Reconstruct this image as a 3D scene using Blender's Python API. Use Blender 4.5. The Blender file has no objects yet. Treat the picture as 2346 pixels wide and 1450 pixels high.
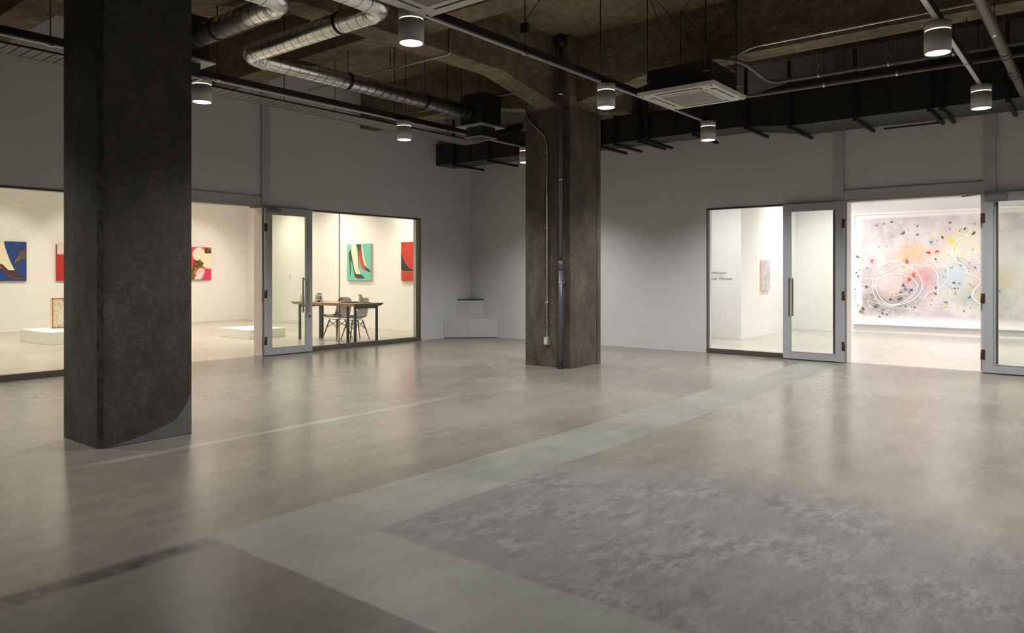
import bpy, bmesh, math, random
from math import pi, cos, sin, radians as R
from mathutils import Vector, Matrix
random.seed(7)
S = bpy.context.scene
C = S.collection
# ------------------------------------------------------------ camera, world, exposure
cd = bpy.data.cameras.new('camera'); cam = bpy.data.objects.new('camera', cd); C.objects.link(cam)
cam.location = (0, 0, 1.32); cam.rotation_euler = (R(90), 0, R(38.939 - 90))
cd.sensor_width = 36; cd.lens = 36 * 1685.11 / 2346; cd.shift_y = -99.49 / 2346
cd.clip_start = .05; cd.clip_end = 80
S.camera = cam
S.view_settings.view_transform = 'Standard'; S.view_settings.look = 'None'
S.view_settings.exposure = 0.0; S.view_settings.gamma = 1.0; S.view_settings.use_curve_mapping = False
w = bpy.data.worlds.new('world'); S.world = w; w.use_nodes = True
w.node_tree.nodes['Background'].inputs[0].default_value = (.05, .055, .06, 1)
w.node_tree.nodes['Background'].inputs[1].default_value = .02
LAMP_W = 450.; LAMP_COL = (1, .975, .94)      # hall downlights
WARM_W = 235.; WARM_COL = (1, .88, .70)      # left gallery
COOL_W = 330.; COOL_COL = (1, .945, .935)      # right gallery

# ------------------------------------------------------------ materials
def mat(name, col, rough=.6, metal=0., spec=.5, emit=None, estr=0., noise=None, bump=None, coat=0., grain=None):
    m = bpy.data.materials.new(name); m.use_nodes = True
    nt = m.node_tree; b = nt.nodes['Principled BSDF']
    b.inputs['Base Color'].default_value = (*col, 1); b.inputs['Roughness'].default_value = rough
    b.inputs['Metallic'].default_value = metal; b.inputs['Specular IOR Level'].default_value = spec
    b.inputs['Coat Weight'].default_value = coat
    if emit: b.inputs['Emission Color'].default_value = (*emit, 1); b.inputs['Emission Strength'].default_value = estr
    tc = nt.nodes.new('ShaderNodeTexCoord')
    if noise:                      # (scale, col2, contrast lo, hi, stretch)
        sc, c2, lo, hi = noise[:4]; st = noise[4] if len(noise) > 4 else (1, 1, 1)
        mp = nt.nodes.new('ShaderNodeMapping'); mp.inputs['Scale'].default_value = st
        n = nt.nodes.new('ShaderNodeTexNoise'); n.inputs['Scale'].default_value = sc; n.inputs['Detail'].default_value = 8
        n.inputs['Roughness'].default_value = .62
        r = nt.nodes.new('ShaderNodeMapRange'); r.inputs['From Min'].default_value = lo; r.inputs['From Max'].default_value = hi
        mx = nt.nodes.new('ShaderNodeMix'); mx.data_type = 'RGBA'
        mx.inputs[6].default_value = (*col, 1); mx.inputs[7].default_value = (*c2, 1)
        L = nt.links.new
        L(tc.outputs['Object'], mp.inputs[0]); L(mp.outputs[0], n.inputs['Vector']); L(n.outputs['Fac'], r.inputs['Value'])
        L(r.outputs[0], mx.inputs[0]); out = mx.outputs[2]
        for gsc, gst, lo_, hi_, dk_ in (grain or ()):      # finer mottling, board marks, pores
            mp2 = nt.nodes.new('ShaderNodeMapping'); mp2.inputs['Scale'].default_value = gst; n2 = nt.nodes.new('ShaderNodeTexNoise')
            n2.inputs['Scale'].default_value = gsc; n2.inputs['Detail'].default_value = 7; n2.inputs['Roughness'].default_value = .7
            r2 = nt.nodes.new('ShaderNodeMapRange'); r2.inputs[1].default_value = lo_; r2.inputs[2].default_value = hi_; r2.inputs[3].default_value = dk_; r2.inputs[4].default_value = 2 - dk_ if dk_ > .5 else 1.25
            m3 = nt.nodes.new('ShaderNodeMix'); m3.data_type = 'RGBA'; m3.blend_type = 'MULTIPLY'; m3.inputs[0].default_value = 1.
            cb_ = nt.nodes.new('ShaderNodeCombineColor')
            L(tc.outputs['Object'], mp2.inputs[0]); L(mp2.outputs[0], n2.inputs['Vector']); L(n2.outputs['Fac'], r2.inputs[0])
            for k_ in range(3): L(r2.outputs[0], cb_.inputs[k_])
            L(out, m3.inputs[6]); L(cb_.outputs[0], m3.inputs[7]); out = m3.outputs[2]
        L(out, b.inputs['Base Color'])
    if bump:
        sc, st = bump
        n = nt.nodes.new('ShaderNodeTexNoise'); n.inputs['Scale'].default_value = sc; n.inputs['Detail'].default_value = 6
        bp = nt.nodes.new('ShaderNodeBump'); bp.inputs['Strength'].default_value = st; bp.inputs['Distance'].default_value = .02
        nt.links.new(tc.outputs['Object'], n.inputs['Vector']); nt.links.new(n.outputs['Fac'], bp.inputs['Height'])
        nt.links.new(bp.outputs[0], b.inputs['Normal'])
    return m

M = {}
M['wall'] = mat('wall_paint', (.70, .71, .735), .75, noise=(.9, (.66, .67, .695), .3, .7), bump=(60, .05))
M['trim'] = mat('trim_paint', (.50, .51, .52), .45)
M['jamb'] = mat('jamb_paint', (.70, .67, .64), .5)
M['gwall'] = mat('gallery_wall_paint', (.86, .85, .84), .8)
M['slab'] = mat('ceiling_concrete', (.26, .205, .135), .85, noise=(.9, (.16, .125, .08), .35, .7, (1, 1, 1)), bump=(14, .35), grain=((7, (1, 1, 1), .35, .65, .72), (14, (.25, 3, 3), .38, .62, .75), (45, (1, 1, 1), .35, .62, .8)))
M['beam'] = mat('beam_concrete', (.22, .175, .115), .85, noise=(1.6, (.12, .092, .06), .35, .72, (.5, .5, 2)), bump=(18, .3), grain=((7, (1, 1, 1), .35, .65, .72), (14, (.6, .6, 4), .38, .62, .75), (45, (1, 1, 1), .35, .62, .8)))
M['column'] = mat('dark_column_concrete', (.070, .065, .055), .6, noise=(2.2, (.036, .033, .027), .35, .7, (1, 1, .45)), bump=(9, .18), grain=((6, (1, 1, .6), .35, .65, .7), (38, (1, 1, 1), .36, .62, .72), (22, (.3, .3, 5), .4, .62, .85)))
M['column2'] = mat('brown_column_concrete', (.115, .096, .072), .65, noise=(2.6, (.055, .046, .034), .35, .7, (1, 1, .35)), bump=(22, .3), grain=((6, (1, 1, .6), .35, .65, .7), (38, (1, 1, 1), .36, .62, .72), (22, (.3, .3, 5), .4, .62, .85)))
M['chamfer'] = mat('chipped_edge_concrete', (.105, .098, .084), .8, noise=(14, (.055, .05, .042), .42, .6), bump=(30, .25))
M['repair'] = mat('grey_repair_mortar', (.15, .155, .16), .6, noise=(5, (.12, .12, .12), .3, .7))
M['galv'] = mat('galvanised_steel', (.84, .85, .86), .24, 1., noise=(5, (.66, .67, .68), .35, .65))
M['seam'] = mat('duct_seam', (.16, .15, .14), .5, .6)
M['rail'] = mat('rail_steel', (.50, .50, .50), .4, .6)
M['black'] = mat('black_paint', (.012, .012, .013), .55)
M['duct'] = mat('black_duct', (.016, .016, .017), .45, noise=(2, (.026, .026, .025), .4, .7))
M['ductu'] = mat('duct_underside', (.055, .057, .06), .5)
M['rod'] = mat('dark_rod', (.035, .033, .03), .5, .5)
M['foil'] = mat('foil_wrap', (.5, .48, .45), .35, .9, bump=(25, .9))
M['lamp'] = mat('lamp_grey', (.52, .52, .51), .5, .1)
M['slot'] = mat('lamp_slot', (1, 1, .9), .5, emit=(.95, .98, .78), estr=1.5)
M['lens'] = mat('lamp_lens', (1, 1, 1), .5, emit=(1, 1, .98), estr=7)
M['lensw'] = mat('added_lamp_lens', (1, 1, 1), .5, emit=(1, .93, .8), estr=5)
M['acw'] = mat('ac_white', (.62, .59, .56), .45)
M['acg'] = mat('ac_grille', (.26, .24, .22), .6)
M['acd'] = mat('ac_gap', (.03, .03, .03), .6)
M['frame'] = mat('bronze_frame', (.115, .095, .078), .38, .5)
M['sill'] = mat('steel_sill', (.16, .145, .135), .35, .6)
M['doorp'] = mat('door_grey_paint', (.47, .49, .53), .38)
M['steel'] = mat('brushed_steel', (.33, .30, .27), .35, .9)
M['hinge'] = mat('brass_hinge', (.13, .085, .06), .4, .7)
M['closer'] = mat('closer_grey', (.24, .26, .29), .4, .3)
M['wbox'] = mat('white_block', (.62, .62, .63), .6)
M['plinth'] = mat('plinth_white', (.82, .83, .82), .6)
M['wood'] = mat('table_wood', (.55, .34, .17), .5, noise=(6, (.35, .18, .08), .35, .7, (8, 1, 1)), bump=(12, .3))
M['woodd'] = mat('table_bark_edge', (.05, .035, .028), .6)
M['dowel'] = mat('chair_dowel', (.33, .20, .11), .5)
M['shell'] = mat('grey_shell', (.30, .27, .26), .45)
M['ink'] = mat('black_vinyl', (.03, .028, .03), .6)
M['inkl'] = mat('grey_vinyl', (.45, .44, .44), .6)
M['pipe'] = mat('brown_pipe', (.16, .135, .11), .4, .1)
M['pipeg'] = mat('grey_pipe', (.14, .145, .16), .35, .3)
M['white'] = mat('white_plastic', (.75, .74, .72), .5)
M['canvas'] = mat('canvas_side', (.45, .38, .30), .8)
def flat(n, c, r=.65, **k): M[n] = mat(n, c, r, **k); return M[n]
flat('p_teal', (.17, .58, .48)); flat('p_cream', (.90, .80, .60)); flat('p_plum', (.045, .022, .032), noise=(30, (.09, .05, .06), .4, .6))
flat('p_red', (.62, .04, .02), noise=(22, (.22, .008, .012), .52, .6)); flat('p_red2', (.70, .06, .03)); flat('p_black', (.02, .013, .012))
flat('p_blue', (.006, .055, .27), noise=(12, (.003, .03, .15), .45, .65)); flat('p_pink', (.78, .04, .13)); flat('p_gold', (.40, .22, .05))
flat('p_brown', (.09, .04, .02)); flat('p_tan', (.42, .36, .26)); flat('p_redw', (.62, .03, .02), noise=(40, (.4, .01, .01), .45, .6))
flat('p_pale', (.80, .62, .55)); flat('p_rose', (.85, .62, .66)); flat('p_white', (.92, .9, .88))
flat('p_ivory', (.70, .64, .54), noise=(38, (.33, .22, .13), .5, .66)); flat('frame_red', (.42, .14, .05)); flat('frame_pine', (.80, .66, .50))
flat('p_lilac', (.70, .68, .68), noise=(7, (.48, .42, .48), .42, .62))
for nm, c in dict(s_yel=(.85, .70, .02), s_red=(.55, .10, .06), s_blue=(.05, .20, .42), s_navy=(.03, .05, .25), s_dark=(.13, .09, .10), s_green=(.18, .50, .12), s_teal=(.05, .25, .28)).items(): flat(nm, c)

def glassmat():
    m = bpy.data.materials.new('clear_glass'); m.use_nodes = True; nt = m.node_tree; nt.nodes.clear()
    o = nt.nodes.new('ShaderNodeOutputMaterial'); t = nt.nodes.new('ShaderNodeBsdfTransparent'); g = nt.nodes.new('ShaderNodeBsdfGlossy')
    t.inputs[0].default_value = (.965, .985, .968, 1); g.inputs['Roughness'].default_value = .01
    f = nt.nodes.new('ShaderNodeFresnel'); ge = nt.nodes.new('ShaderNodeNewGeometry'); mr = nt.nodes.new('ShaderNodeMapRange')
    mr.inputs[3].default_value = 1.5; mr.inputs[4].default_value = 1 / 1.5      # same reflectance on both faces of the thin pane
    nt.links.new(ge.outputs['Backfacing'], mr.inputs[0]); nt.links.new(mr.outputs[0], f.inputs[0]); mx = nt.nodes.new('ShaderNodeMixShader')
    nt.links.new(f.outputs[0], mx.inputs[0]); nt.links.new(t.outputs[0], mx.inputs[1]); nt.links.new(g.outputs[0], mx.inputs[2]); nt.links.new(mx.outputs[0], o.inputs[0])
    return m
M['glass'] = glassmat()

def nodes(m):
    nt = m.node_tree; L = nt.links.new
    def N(t, **k):
        n = nt.nodes.new(t)
        for a, b in k.items(): setattr(n, a, b)
        return n
    def math_(op, a, b=None, c=None):
        n = N('ShaderNodeMath', operation=op)
        for i, v in enumerate((a, b, c)):
            if v is None: continue
            if isinstance(v, (int, float)): n.inputs[i].default_value = v
            else: L(v, n.inputs[i])
        return n.outputs[0]
    def rng(v, a, b, x=0., y=1., smooth=True):
        n = N('ShaderNodeMapRange'); n.interpolation_type = 'SMOOTHSTEP' if smooth else 'LINEAR'
        L(v, n.inputs[0])
        for i, q in zip((1, 2, 3, 4), (a, b, x, y)): n.inputs[i].default_value = q
        return n.outputs[0]
    def mixc(f, a, b):
        n = N('ShaderNodeMix', data_type='RGBA')
        if isinstance(f, (int, float)): n.inputs[0].default_value = f
        else: L(f, n.inputs[0])
        for i, v in ((6, a), (7, b)):
            if isinstance(v, tuple): n.inputs[i].default_value = (*v, 1)
            else: L(v, n.inputs[i])
        return n.outputs[2]
    def noise(vec, sc, det=6, ro=.6, st=(1, 1, 1)):
        mp = N('ShaderNodeMapping'); mp.inputs['Scale'].default_value = st; L(vec, mp.inputs[0])
        n = N('ShaderNodeTexNoise'); n.inputs['Scale'].default_value = sc; n.inputs['Detail'].default_value = det; n.inputs['Roughness'].default_value = ro
        L(mp.outputs[0], n.inputs['Vector']); return n.outputs['Fac']
    return nt, L, N, math_, rng, mixc, noise

XR, YL = 11.518, 10.441
def floormat():
    m = bpy.data.materials.new('polished_concrete_floor'); m.use_nodes = True
    nt, L, N, mt, rng, mixc, noise = nodes(m); b = nt.nodes['Principled BSDF']
    g = N('ShaderNodeNewGeometry'); P = g.outputs['Position']; sp = N('ShaderNodeSeparateXYZ'); L(P, sp.inputs[0]); X, Y = sp.outputs[0], sp.outputs[1]
    n1 = noise(P, .35, 5, .55); n2 = noise(P, 1.3, 8, .65, (1, .6, 1)); n3 = noise(P, 9, 8, .7, (1, .35, 1)); n4 = noise(P, 60, 4, .7)
    wob = mt('MULTIPLY', mt('SUBTRACT', noise(P, 5, 4), .5), .06)
    base = mixc(rng(n1, .35, .65), (.166, .149, .120), (.226, .204, .168))
    base = mixc(mt('MULTIPLY', rng(n2, .36, .70), .38), base, (.142, .134, .115))
    base = mixc(mt('MULTIPLY', rng(n3, .36, .80), .20), base, (.27, .25, .215))
    Yw = mt('ADD', Y, mt('MULTIPLY', wob, .5)); Xw = mt('ADD', X, mt('MULTIPLY', wob, .5))
    def band(v, a, c, e=.012): return mt('MULTIPLY', rng(v, a - e, a + e), rng(v, c - e, c + e, 1., 0.))
    # saw cut trench strips refilled with paler mortar
    strip = mt('MULTIPLY', band(Yw, 2.92, 3.5), band(Xw, 1.92, 11.2))
    cross = mt('MULTIPLY', band(Xw, 1.93, 2.5), rng(Yw, 3.48, 3.51, 1., 0.))
    st = mt('MAXIMUM', strip, cross)
    stc = mixc(rng(n2, .35, .7), (.208, .210, .178), (.158, .163, .143))
    stc = mixc(mt('MULTIPLY', band(Yw, 3.16, 3.19, .02), mt('MULTIPLY', rng(n2, .4, .6), .5)), stc, (.25, .25, .22))
    # rough bluish area where the topping was ground off, fading out to the right
    dx = mt('SUBTRACT', X, 2.3); dy = mt('MULTIPLY', mt('SUBTRACT', Y, 1.6), .95)
    rad = mt('SQRT', mt('ADD', mt('MULTIPLY', dx, dx), mt('MULTIPLY', dy, dy)))
    rad = mt('ADD', rad, mt('MULTIPLY', mt('SUBTRACT', n2, .5), .9))
    patch = mt('MULTIPLY', mt('MULTIPLY', rng(rad, 1.9, 2.7, 1., 0.), rng(Yw, 2.91, 2.94, 1., 0.)), rng(Xw, 2.49, 2.52))
    pc = mixc(rng(noise(P, 11, 12, .85, (.5, 1, 1)), .43, .58), (.075, .075, .083), (.175, .172, .172))
    pc = mixc(rng(noise(P, 2.2, 5), .4, .65), pc, (.120, .114, .108))
    near = mt('MULTIPLY', rng(Xw, 1.90, 1.95, 1., 0.), rng(Yw, 3.44, 3.47, 1., 0.))
    col = mixc(mt('MULTIPLY', near, .5), base, (.120, .110, .094))
    col = mixc(mt('MULTIPLY', patch, .9), col, pc)
    col = mixc(st, col, stc)
    dl = mt('MULTIPLY', band(Yw, 3.37, 3.50, .03), rng(Xw, 1.85, 1.95, 1., 0.))
    col = mixc(mt('MULTIPLY', dl, rng(n3, .2, .75)), col, (.04, .036, .032))
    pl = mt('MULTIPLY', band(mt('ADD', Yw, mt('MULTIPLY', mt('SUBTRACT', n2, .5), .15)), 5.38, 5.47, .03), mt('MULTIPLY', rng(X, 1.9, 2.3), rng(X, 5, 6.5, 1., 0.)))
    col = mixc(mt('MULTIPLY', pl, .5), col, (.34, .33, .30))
    tro = mt('MULTIPLY', rng(noise(P, 3.2, 10, .72, (.5, 1.5, 1)), .32, .68, .84, 1.15, False), rng(noise(P, 30, 6, .75, (.6, 1.2, 1)), .3, .7, .90, 1.10, False))
    cb_ = N('ShaderNodeCombineColor'); [L(tro, cb_.inputs[k]) for k in range(3)]
    mm = N('ShaderNodeMix', data_type='RGBA'); mm.blend_type = 'MULTIPLY'; mm.inputs[0].default_value = 1.; L(col, mm.inputs[6]); L(cb_.outputs[0], mm.inputs[7]); col = mm.outputs[2]
    gal = mt('MAXIMUM', rng(X, XR + .10, XR + .11), rng(Y, YL + .10, YL + .11))   # galleries have a paler, newer topping
    L(mixc(gal, col, mixc(rng(n1, .35, .65), (.40, .37, .32), (.48, .45, .40))), b.inputs['Base Color'])
    ro = mt('ADD', rng(n1, .3, .7, .21, .31), mt('MULTIPLY', mt('MAXIMUM', patch, mt('MULTIPLY', st, .6)), .28))
    L(ro, b.inputs['Roughness']); b.inputs['Specular IOR Level'].default_value = .6
    bp = N('ShaderNodeBump'); bp.inputs['Strength'].default_value = .045; bp.inputs['Distance'].default_value = .01
    L(mt('ADD', mt('MULTIPLY', st, .15), mt('MULTIPLY', n4, .2)), bp.inputs['Height']); L(bp.outputs[0], b.inputs['Normal'])
    return m
M['floor'] = floormat()

def perfmat():
    m = mat('perforated_steel', (.24, .25, .245), .45, .4); nt, L, N, mt, rng, mixc, noise = nodes(m); b = nt.nodes['Principled BSDF']
    t = N('ShaderNodeTexCoord'); sp = N('ShaderNodeSeparateXYZ'); L(t.outputs['Object'], sp.inputs[0])
    fx = mt('SUBTRACT', mt('FRACT', mt('ADD', mt('MULTIPLY', sp.outputs[0], 25.), 100.5)), .5); fy = mt('SUBTRACT', mt('FRACT', mt('MULTIPLY', sp.outputs[1], 25.)), .5)
    d = mt('SQRT', mt('ADD', mt('MULTIPLY', fx, fx), mt('MULTIPLY', fy, fy)))
    L(mixc(rng(d, .28, .36, 1., 0.), (.24, .25, .245), (.012, .012, .012)), b.inputs['Base Color'])
    return m
M['perf'] = perfmat()

# ------------------------------------------------------------ mesh helpers (world coordinates)
def box(bm, x0, x1, y0, y1, z0, z1, bev=0.):
    vs = [bm.verts.new((x, y, z)) for z in (z0, z1) for x, y in ((x0, y0), (x1, y0), (x1, y1), (x0, y1))]
    fs = [bm.faces.new([vs[i] for i in q]) for q in ((3, 2, 1, 0), (4, 5, 6, 7), (0, 1, 5, 4), (1, 2, 6, 5), (2, 3, 7, 6), (3, 0, 4, 7))]
    if bev:
        es = {e for f in fs for e in f.edges}
        bmesh.ops.bevel(bm, geom=list(es), offset=bev, segments=2, affect='EDGES', profile=.5)
    return fs
def B(*a, **k):
    bm = bmesh.new()
    for q in (a if isinstance(a[0], (tuple, list)) else (a,)): box(bm, *q, **k)
    return bm
def ring_frame(t):
    t = t.normalized(); u = Vector((0, 0, 1)) if abs(t.z) < .95 else Vector((1, 0, 0))
    a = t.cross(u).normalized(); b = a.cross(t).normalized(); return a, b
def tube(bm, pts, r, n=12, caps=True, radii=None, closed=False):
    pts = [Vector(p) for p in pts]; rings = []
    a = b = None
    for i, p in enumerate(pts):
        t = (pts[min(i + 1, len(pts) - 1)] - pts[max(i - 1, 0)])
        if a is None: a, b = ring_frame(t)
        else:
            t.normalize(); a = (a - t * a.dot(t)).normalized(); b = a.cross(t).normalized()
        rr = radii[i] if radii else r
        rings.append([bm.verts.new(p + (a * cos(2 * pi * k / n) + b * sin(2 * pi * k / n)) * rr) for k in range(n)])
    for q in range(len(rings) - 1):
        for k in range(n):
            f = bm.faces.new((rings[q][k], rings[q][(k + 1) % n], rings[q + 1][(k + 1) % n], rings[q + 1][k])); f.smooth = True
    if caps:
        bm.faces.new(list(reversed(rings[0]))); bm.faces.new(rings[-1])
    return bm
def T(pts, r, n=12, **k): return tube(bmesh.new(), pts, r, n, **k)
def Ts(list_, r, n=8):
    bm = bmesh.new()
    for p in list_: tube(bm, p, r, n)
    return bm
def lathe(bm, c, prof, n=32, z=None):
    rings = []
    for r, zz in prof:
        rings.append([bm.verts.new((c[0] + r * cos(2 * pi * k / n), c[1] + r * sin(2 * pi * k / n), zz)) for k in range(n)])
    for q in range(len(rings) - 1):
        for k in range(n):
            f = bm.faces.new((rings[q][k], rings[q][(k + 1) % n], rings[q + 1][(k + 1) % n], rings[q + 1][k])); f.smooth = True
    return rings
def arcpath(pts, rad, n=8):
    pts = [Vector(p) for p in pts]; out = [pts[0]]
    for i in range(1, len(pts) - 1):
        p, a, b = pts[i], pts[i - 1], pts[i + 1]; u = (a - p).normalized(); v = (b - p).normalized()
        p0, p1 = p + u * rad, p + v * rad
        for k in range(n + 1):
            t = k / n; out.append((1 - t) ** 2 * p0 + 2 * t * (1 - t) * (p * .82 + (p0 + p1) * .09) + t * t * p1)
    out.append(pts[-1]); return out
def poly(bm, pts, th=None):
    f = bm.faces.new([bm.verts.new(p) for p in pts])
    return f
def link(name, bm, m, smooth=False):
    me = bpy.data.meshes.new(name); bmesh.ops.recalc_face_normals(bm, faces=bm.faces[:]); bm.to_mesh(me); bm.free()
    for mm in (m if isinstance(m, (list, tuple)) else (m,)): me.materials.append(mm)
    o = bpy.data.objects.new(name, me); C.objects.link(o); return o
def part(name, bm, m, root, label=None):
    """mesh given in world coordinates, parented to root"""
    mw = Matrix.Translation(root.location) @ root.rotation_euler.to_matrix().to_4x4()
    p = root
    while p.parent: p = p.parent; mw = (Matrix.Translation(p.location) @ p.rotation_euler.to_matrix().to_4x4()) @ mw
    bmesh.ops.transform(bm, matrix=mw.inverted(), verts=bm.verts)
    o = link(name, bm, m); o.parent = root
    if label: o['label'] = label
    return o
def tag(o, label, cat, group=None, kind=None):
    o['label'] = label; o['category'] = cat
    if group: o['group'] = group
    if kind: o['kind'] = kind
    return o
def thing(name, label, cat, loc=(0, 0, 0), rz=0, group=None, kind=None):
    o = bpy.data.objects.new(name, None); C.objects.link(o); o.location = loc; o.rotation_euler = (0, 0, rz); o.empty_display_size = .1
    return tag(o, label, cat, group, kind)
def solo(name, bm, m, label=None, cat=None, group=None, kind=None):
    xs = [v.co.x for v in bm.verts]; ys = [v.co.y for v in bm.verts]; zs = [v.co.z for v in bm.verts]
    c = Vector(((min(xs) + max(xs)) / 2, (min(ys) + max(ys)) / 2, min(zs)))
    bmesh.ops.translate(bm, vec=-c, verts=bm.verts); o = link(name, bm, m); o.location = c
    if label: o['label'] = label
    if cat: o['category'] = cat
    if group: o['group'] = group
    if kind: o['kind'] = kind
    return o
def struct(name, bm, m, label, cat): return solo(name, bm, m, label, cat, kind='structure')
def copy_tree(o, parent=None):
    c = o.copy(); C.objects.link(c)
    if parent: c.parent = parent
    for ch in list(o.children): copy_tree(ch, c)
    return c

# ------------------------------------------------------------ the shell
YL, XR, ZC = 10.441, 11.518, 4.62
f = bmesh.new(); box(f, -5, 18.2, -6, 19.6, -.1, 0)
struct('floor', f, M['floor'], 'worn polished grey concrete floor with pale refilled trench strips', 'floor')
struct('ceiling', B((-5.2, XR + .2, -6.2, YL + .2, ZC, ZC + .2)), M['slab'], 'bare brown concrete ceiling slab between deep beams', 'ceiling')
WT = .2
# left wall: openings window 1 (1.0-4.75), door (4.89-6.61), window 2 (6.75-10.07)
struct('wall_left', B((-5.2, 1.0, YL, YL + WT, 0, ZC), (4.75, 4.89, YL, YL + WT, 0, 2.385), (6.61, 6.75, YL, YL + WT, 0, 2.385), (10.07, XR + .2, YL, YL + WT, 0, ZC),
     (1.0, 10.07, YL, YL + WT, 2.385, ZC)), M['wall'], 'left grey painted wall with windows and doorway into warm gallery', 'wall')
struct('wall_right', B((XR, XR + WT, 5.155, YL, 0, ZC), (XR, XR + WT, 2.99, 3.14, 0, 2.385), (XR, XR + WT, 1.125, 1.273, 0, 2.385), (XR, XR + WT, -6.2, -1.6, 0, ZC),
     (XR, XR + WT, -1.6, 5.155, 2.385, ZC)), M['wall'], 'right grey painted wall with windows and doorway into white gallery', 'wall')
struct('wall_near', B((-5.2, XR, -6.2, -6, 0, ZC)), M['wall'], 'grey painted wall behind the camera', 'wall')
struct('wall_west', B((-5.2, -5, -6, YL, 0, ZC)), M['wall'], 'grey painted wall far to the left of the hall', 'wall')
GH = 3.6
struct('wall_left_gallery_rear', B((0.2, 11.8, 19.2, 19.4, 0, GH)), M['gwall'], 'far cream wall of left gallery hung with square paintings', 'wall')
struct('wall_left_gallery_side', B((11.6, 11.8, YL + WT, 19.2, 0, GH)), M['gwall'], 'side wall of left gallery with teal and red paintings', 'wall')
struct('wall_left_gallery_west', B((0, .2, YL + WT, 19.4, 0, GH)), M['gwall'], 'west wall of left gallery out of view', 'wall')
struct('ceiling_left_gallery', B((0, 11.8, YL + WT, 19.4, GH, GH + .1)), M['gwall'], 'white ceiling of left gallery', 'ceiling')
struct('wall_right_gallery_text', B((14.37, 14.57, 5.7, 8.2, 0, GH)), M['gwall'], 'short white wall carrying the exhibition title', 'wall')
struct('wall_right_gallery_side', B((14.57, 17.95, 5.7, 5.9, 0, GH)), M['gwall'], 'white wall with small pale painting in right gallery', 'wall')
struct('wall_right_gallery_rear', B((17.75, 17.95, -4.2, 5.7, 0, GH)), M['gwall'], 'far white wall behind the huge splattered painting', 'wall')
struct('wall_right_gallery_north', B((XR + WT, 14.57, 8.2, 8.4, 0, GH)), M['gwall'], 'white end wall of right gallery entrance, out of view', 'wall')
struct('wall_right_gallery_south', B((XR + WT, 17.95, -4.4, -4.2, 0, GH)), M['gwall'], 'south white wall of right gallery, out of view', 'wall')
struct('ceiling_right_gallery', B((XR + WT, 17.95, -4.4, 8.4, GH, GH + .1)), M['gwall'], 'white ceiling of right gallery', 'ceiling')

# trims: boxed vertical casings above the door heads, header channels, thresholds
tn = [0]
def trim(bm, label, m='trim'):
    tn[0] += 1; return struct('trim_%d' % tn[0], bm, M[m], label, 'trim')
for x0, x1, t_ in ((6.572, 6.713, 'right'), (4.78, 4.921, 'left')):
    trim(B((x0, x1, YL - .045, YL - .001, 2.395, ZC - .002)), 'tall boxed grey casing above the %s jamb of left doorway' % t_)
for y0, y1, t_ in ((3.008, 3.142, 'left'), (1.127, 1.267, 'right')):
    trim(B((XR - .045, XR - .001, y0, y1, 2.395, ZC - .002)), 'tall boxed grey casing above the %s jamb of right doorway' % t_)
trim(B((4.921, 6.572, YL - .03, YL - .001, 2.50, 2.535), (4.921, 6.572, YL - .018, YL - .001, 2.395, 2.50)), 'grey header channel over left doorway')
trim(B((XR - .03, XR - .001, 1.267, 3.008, 2.50, 2.535), (XR - .018, XR - .001, 1.267, 3.008, 2.395, 2.50)), 'grey header channel over right doorway')
trim(B((6.585, 6.609, YL - .012, YL + WT + .01, .001, 2.384), (4.891, 4.915, YL - .012, YL + WT + .01, .001, 2.384), (4.915, 6.585, YL - .012, YL + WT + .01, 2.36, 2.384)), 'pale door lining around left doorway', 'jamb')
trim(B((XR - .012, XR + WT + .01, 2.965, 2.989, .001, 2.384), (XR - .012, XR + WT + .01, 1.274, 1.298, .001, 2.384), (XR - .012, XR + WT + .01, 1.298, 2.965, 2.36, 2.384)), 'pale door lining around right doorway', 'jamb')

def windowX(i, x0, x1, joints, label):           # window in the left wall
    w_ = thing('window_%d' % i, label, 'window', ((x0 + x1) / 2, YL + .06, 0), kind='structure')
    y0, y1, fw = YL - .012, YL + .10, .022
    part('window_frame', B((x0, x1, y0, y1, 2.362, 2.384), (x0, x0 + fw, y0, y1, .06, 2.362), (x1 - fw, x1, y0, y1, .06, 2.362)), M['frame'], w_)
    part('sill', B((x0, x1, y0 - .01, y1, .001, .06), (x0, x1, y0 + .02, y1, .06, .075)), M['sill'], w_, 'dark metal bottom rail')
    js = [x0 + fw] + joints + [x1 - fw]
    for a, b in zip(js[:-1], js[1:]): part('pane', B((a + .002, b - .002, YL + .05, YL + .06, .075, 2.362)), M['glass'], w_)
    for j in joints: part('glass_joint', B((j - .004, j + .004, YL + .048, YL + .062, .075, 2.362)), M['frame'], w_)
def windowY(i, y0, y1, label):
    w_ = thing('window_%d' % i, label, 'window', (XR + .06, (y0 + y1) / 2, 0), kind='structure')
    x0, x1, fw = XR - .012, XR + .075, .018
    part('window_frame', B((x0, x1, y0, y1, 2.362, 2.384), (x0, x1, y0, y0 + fw, .06, 2.362), (x0, x1, y1 - fw, y1, .06, 2.362)), M['frame'], w_)
    part('sill', B((x0 - .01, x1, y0, y1, .001, .06), (x0 + .02, x1, y0, y1, .06, .075)), M['sill'], w_, 'dark metal bottom rail')
    part('pane', B((XR + .05, XR + .06, y0 + fw, y1 - fw, .075, 2.362)), M['glass'], w_)
windowX(1, 1.0, 4.75, [2.9], 'large fixed window left of the near column')
windowX(2, 6.75, 10.07, [8.155], 'fixed window with one glass joint in front of the table')
windowY(3, 3.142, 5.153, 'fixed window in right wall beside the title text')
windowY(4, -1.6, 1.125, 'fixed window behind the rightmost door leaf')

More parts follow.
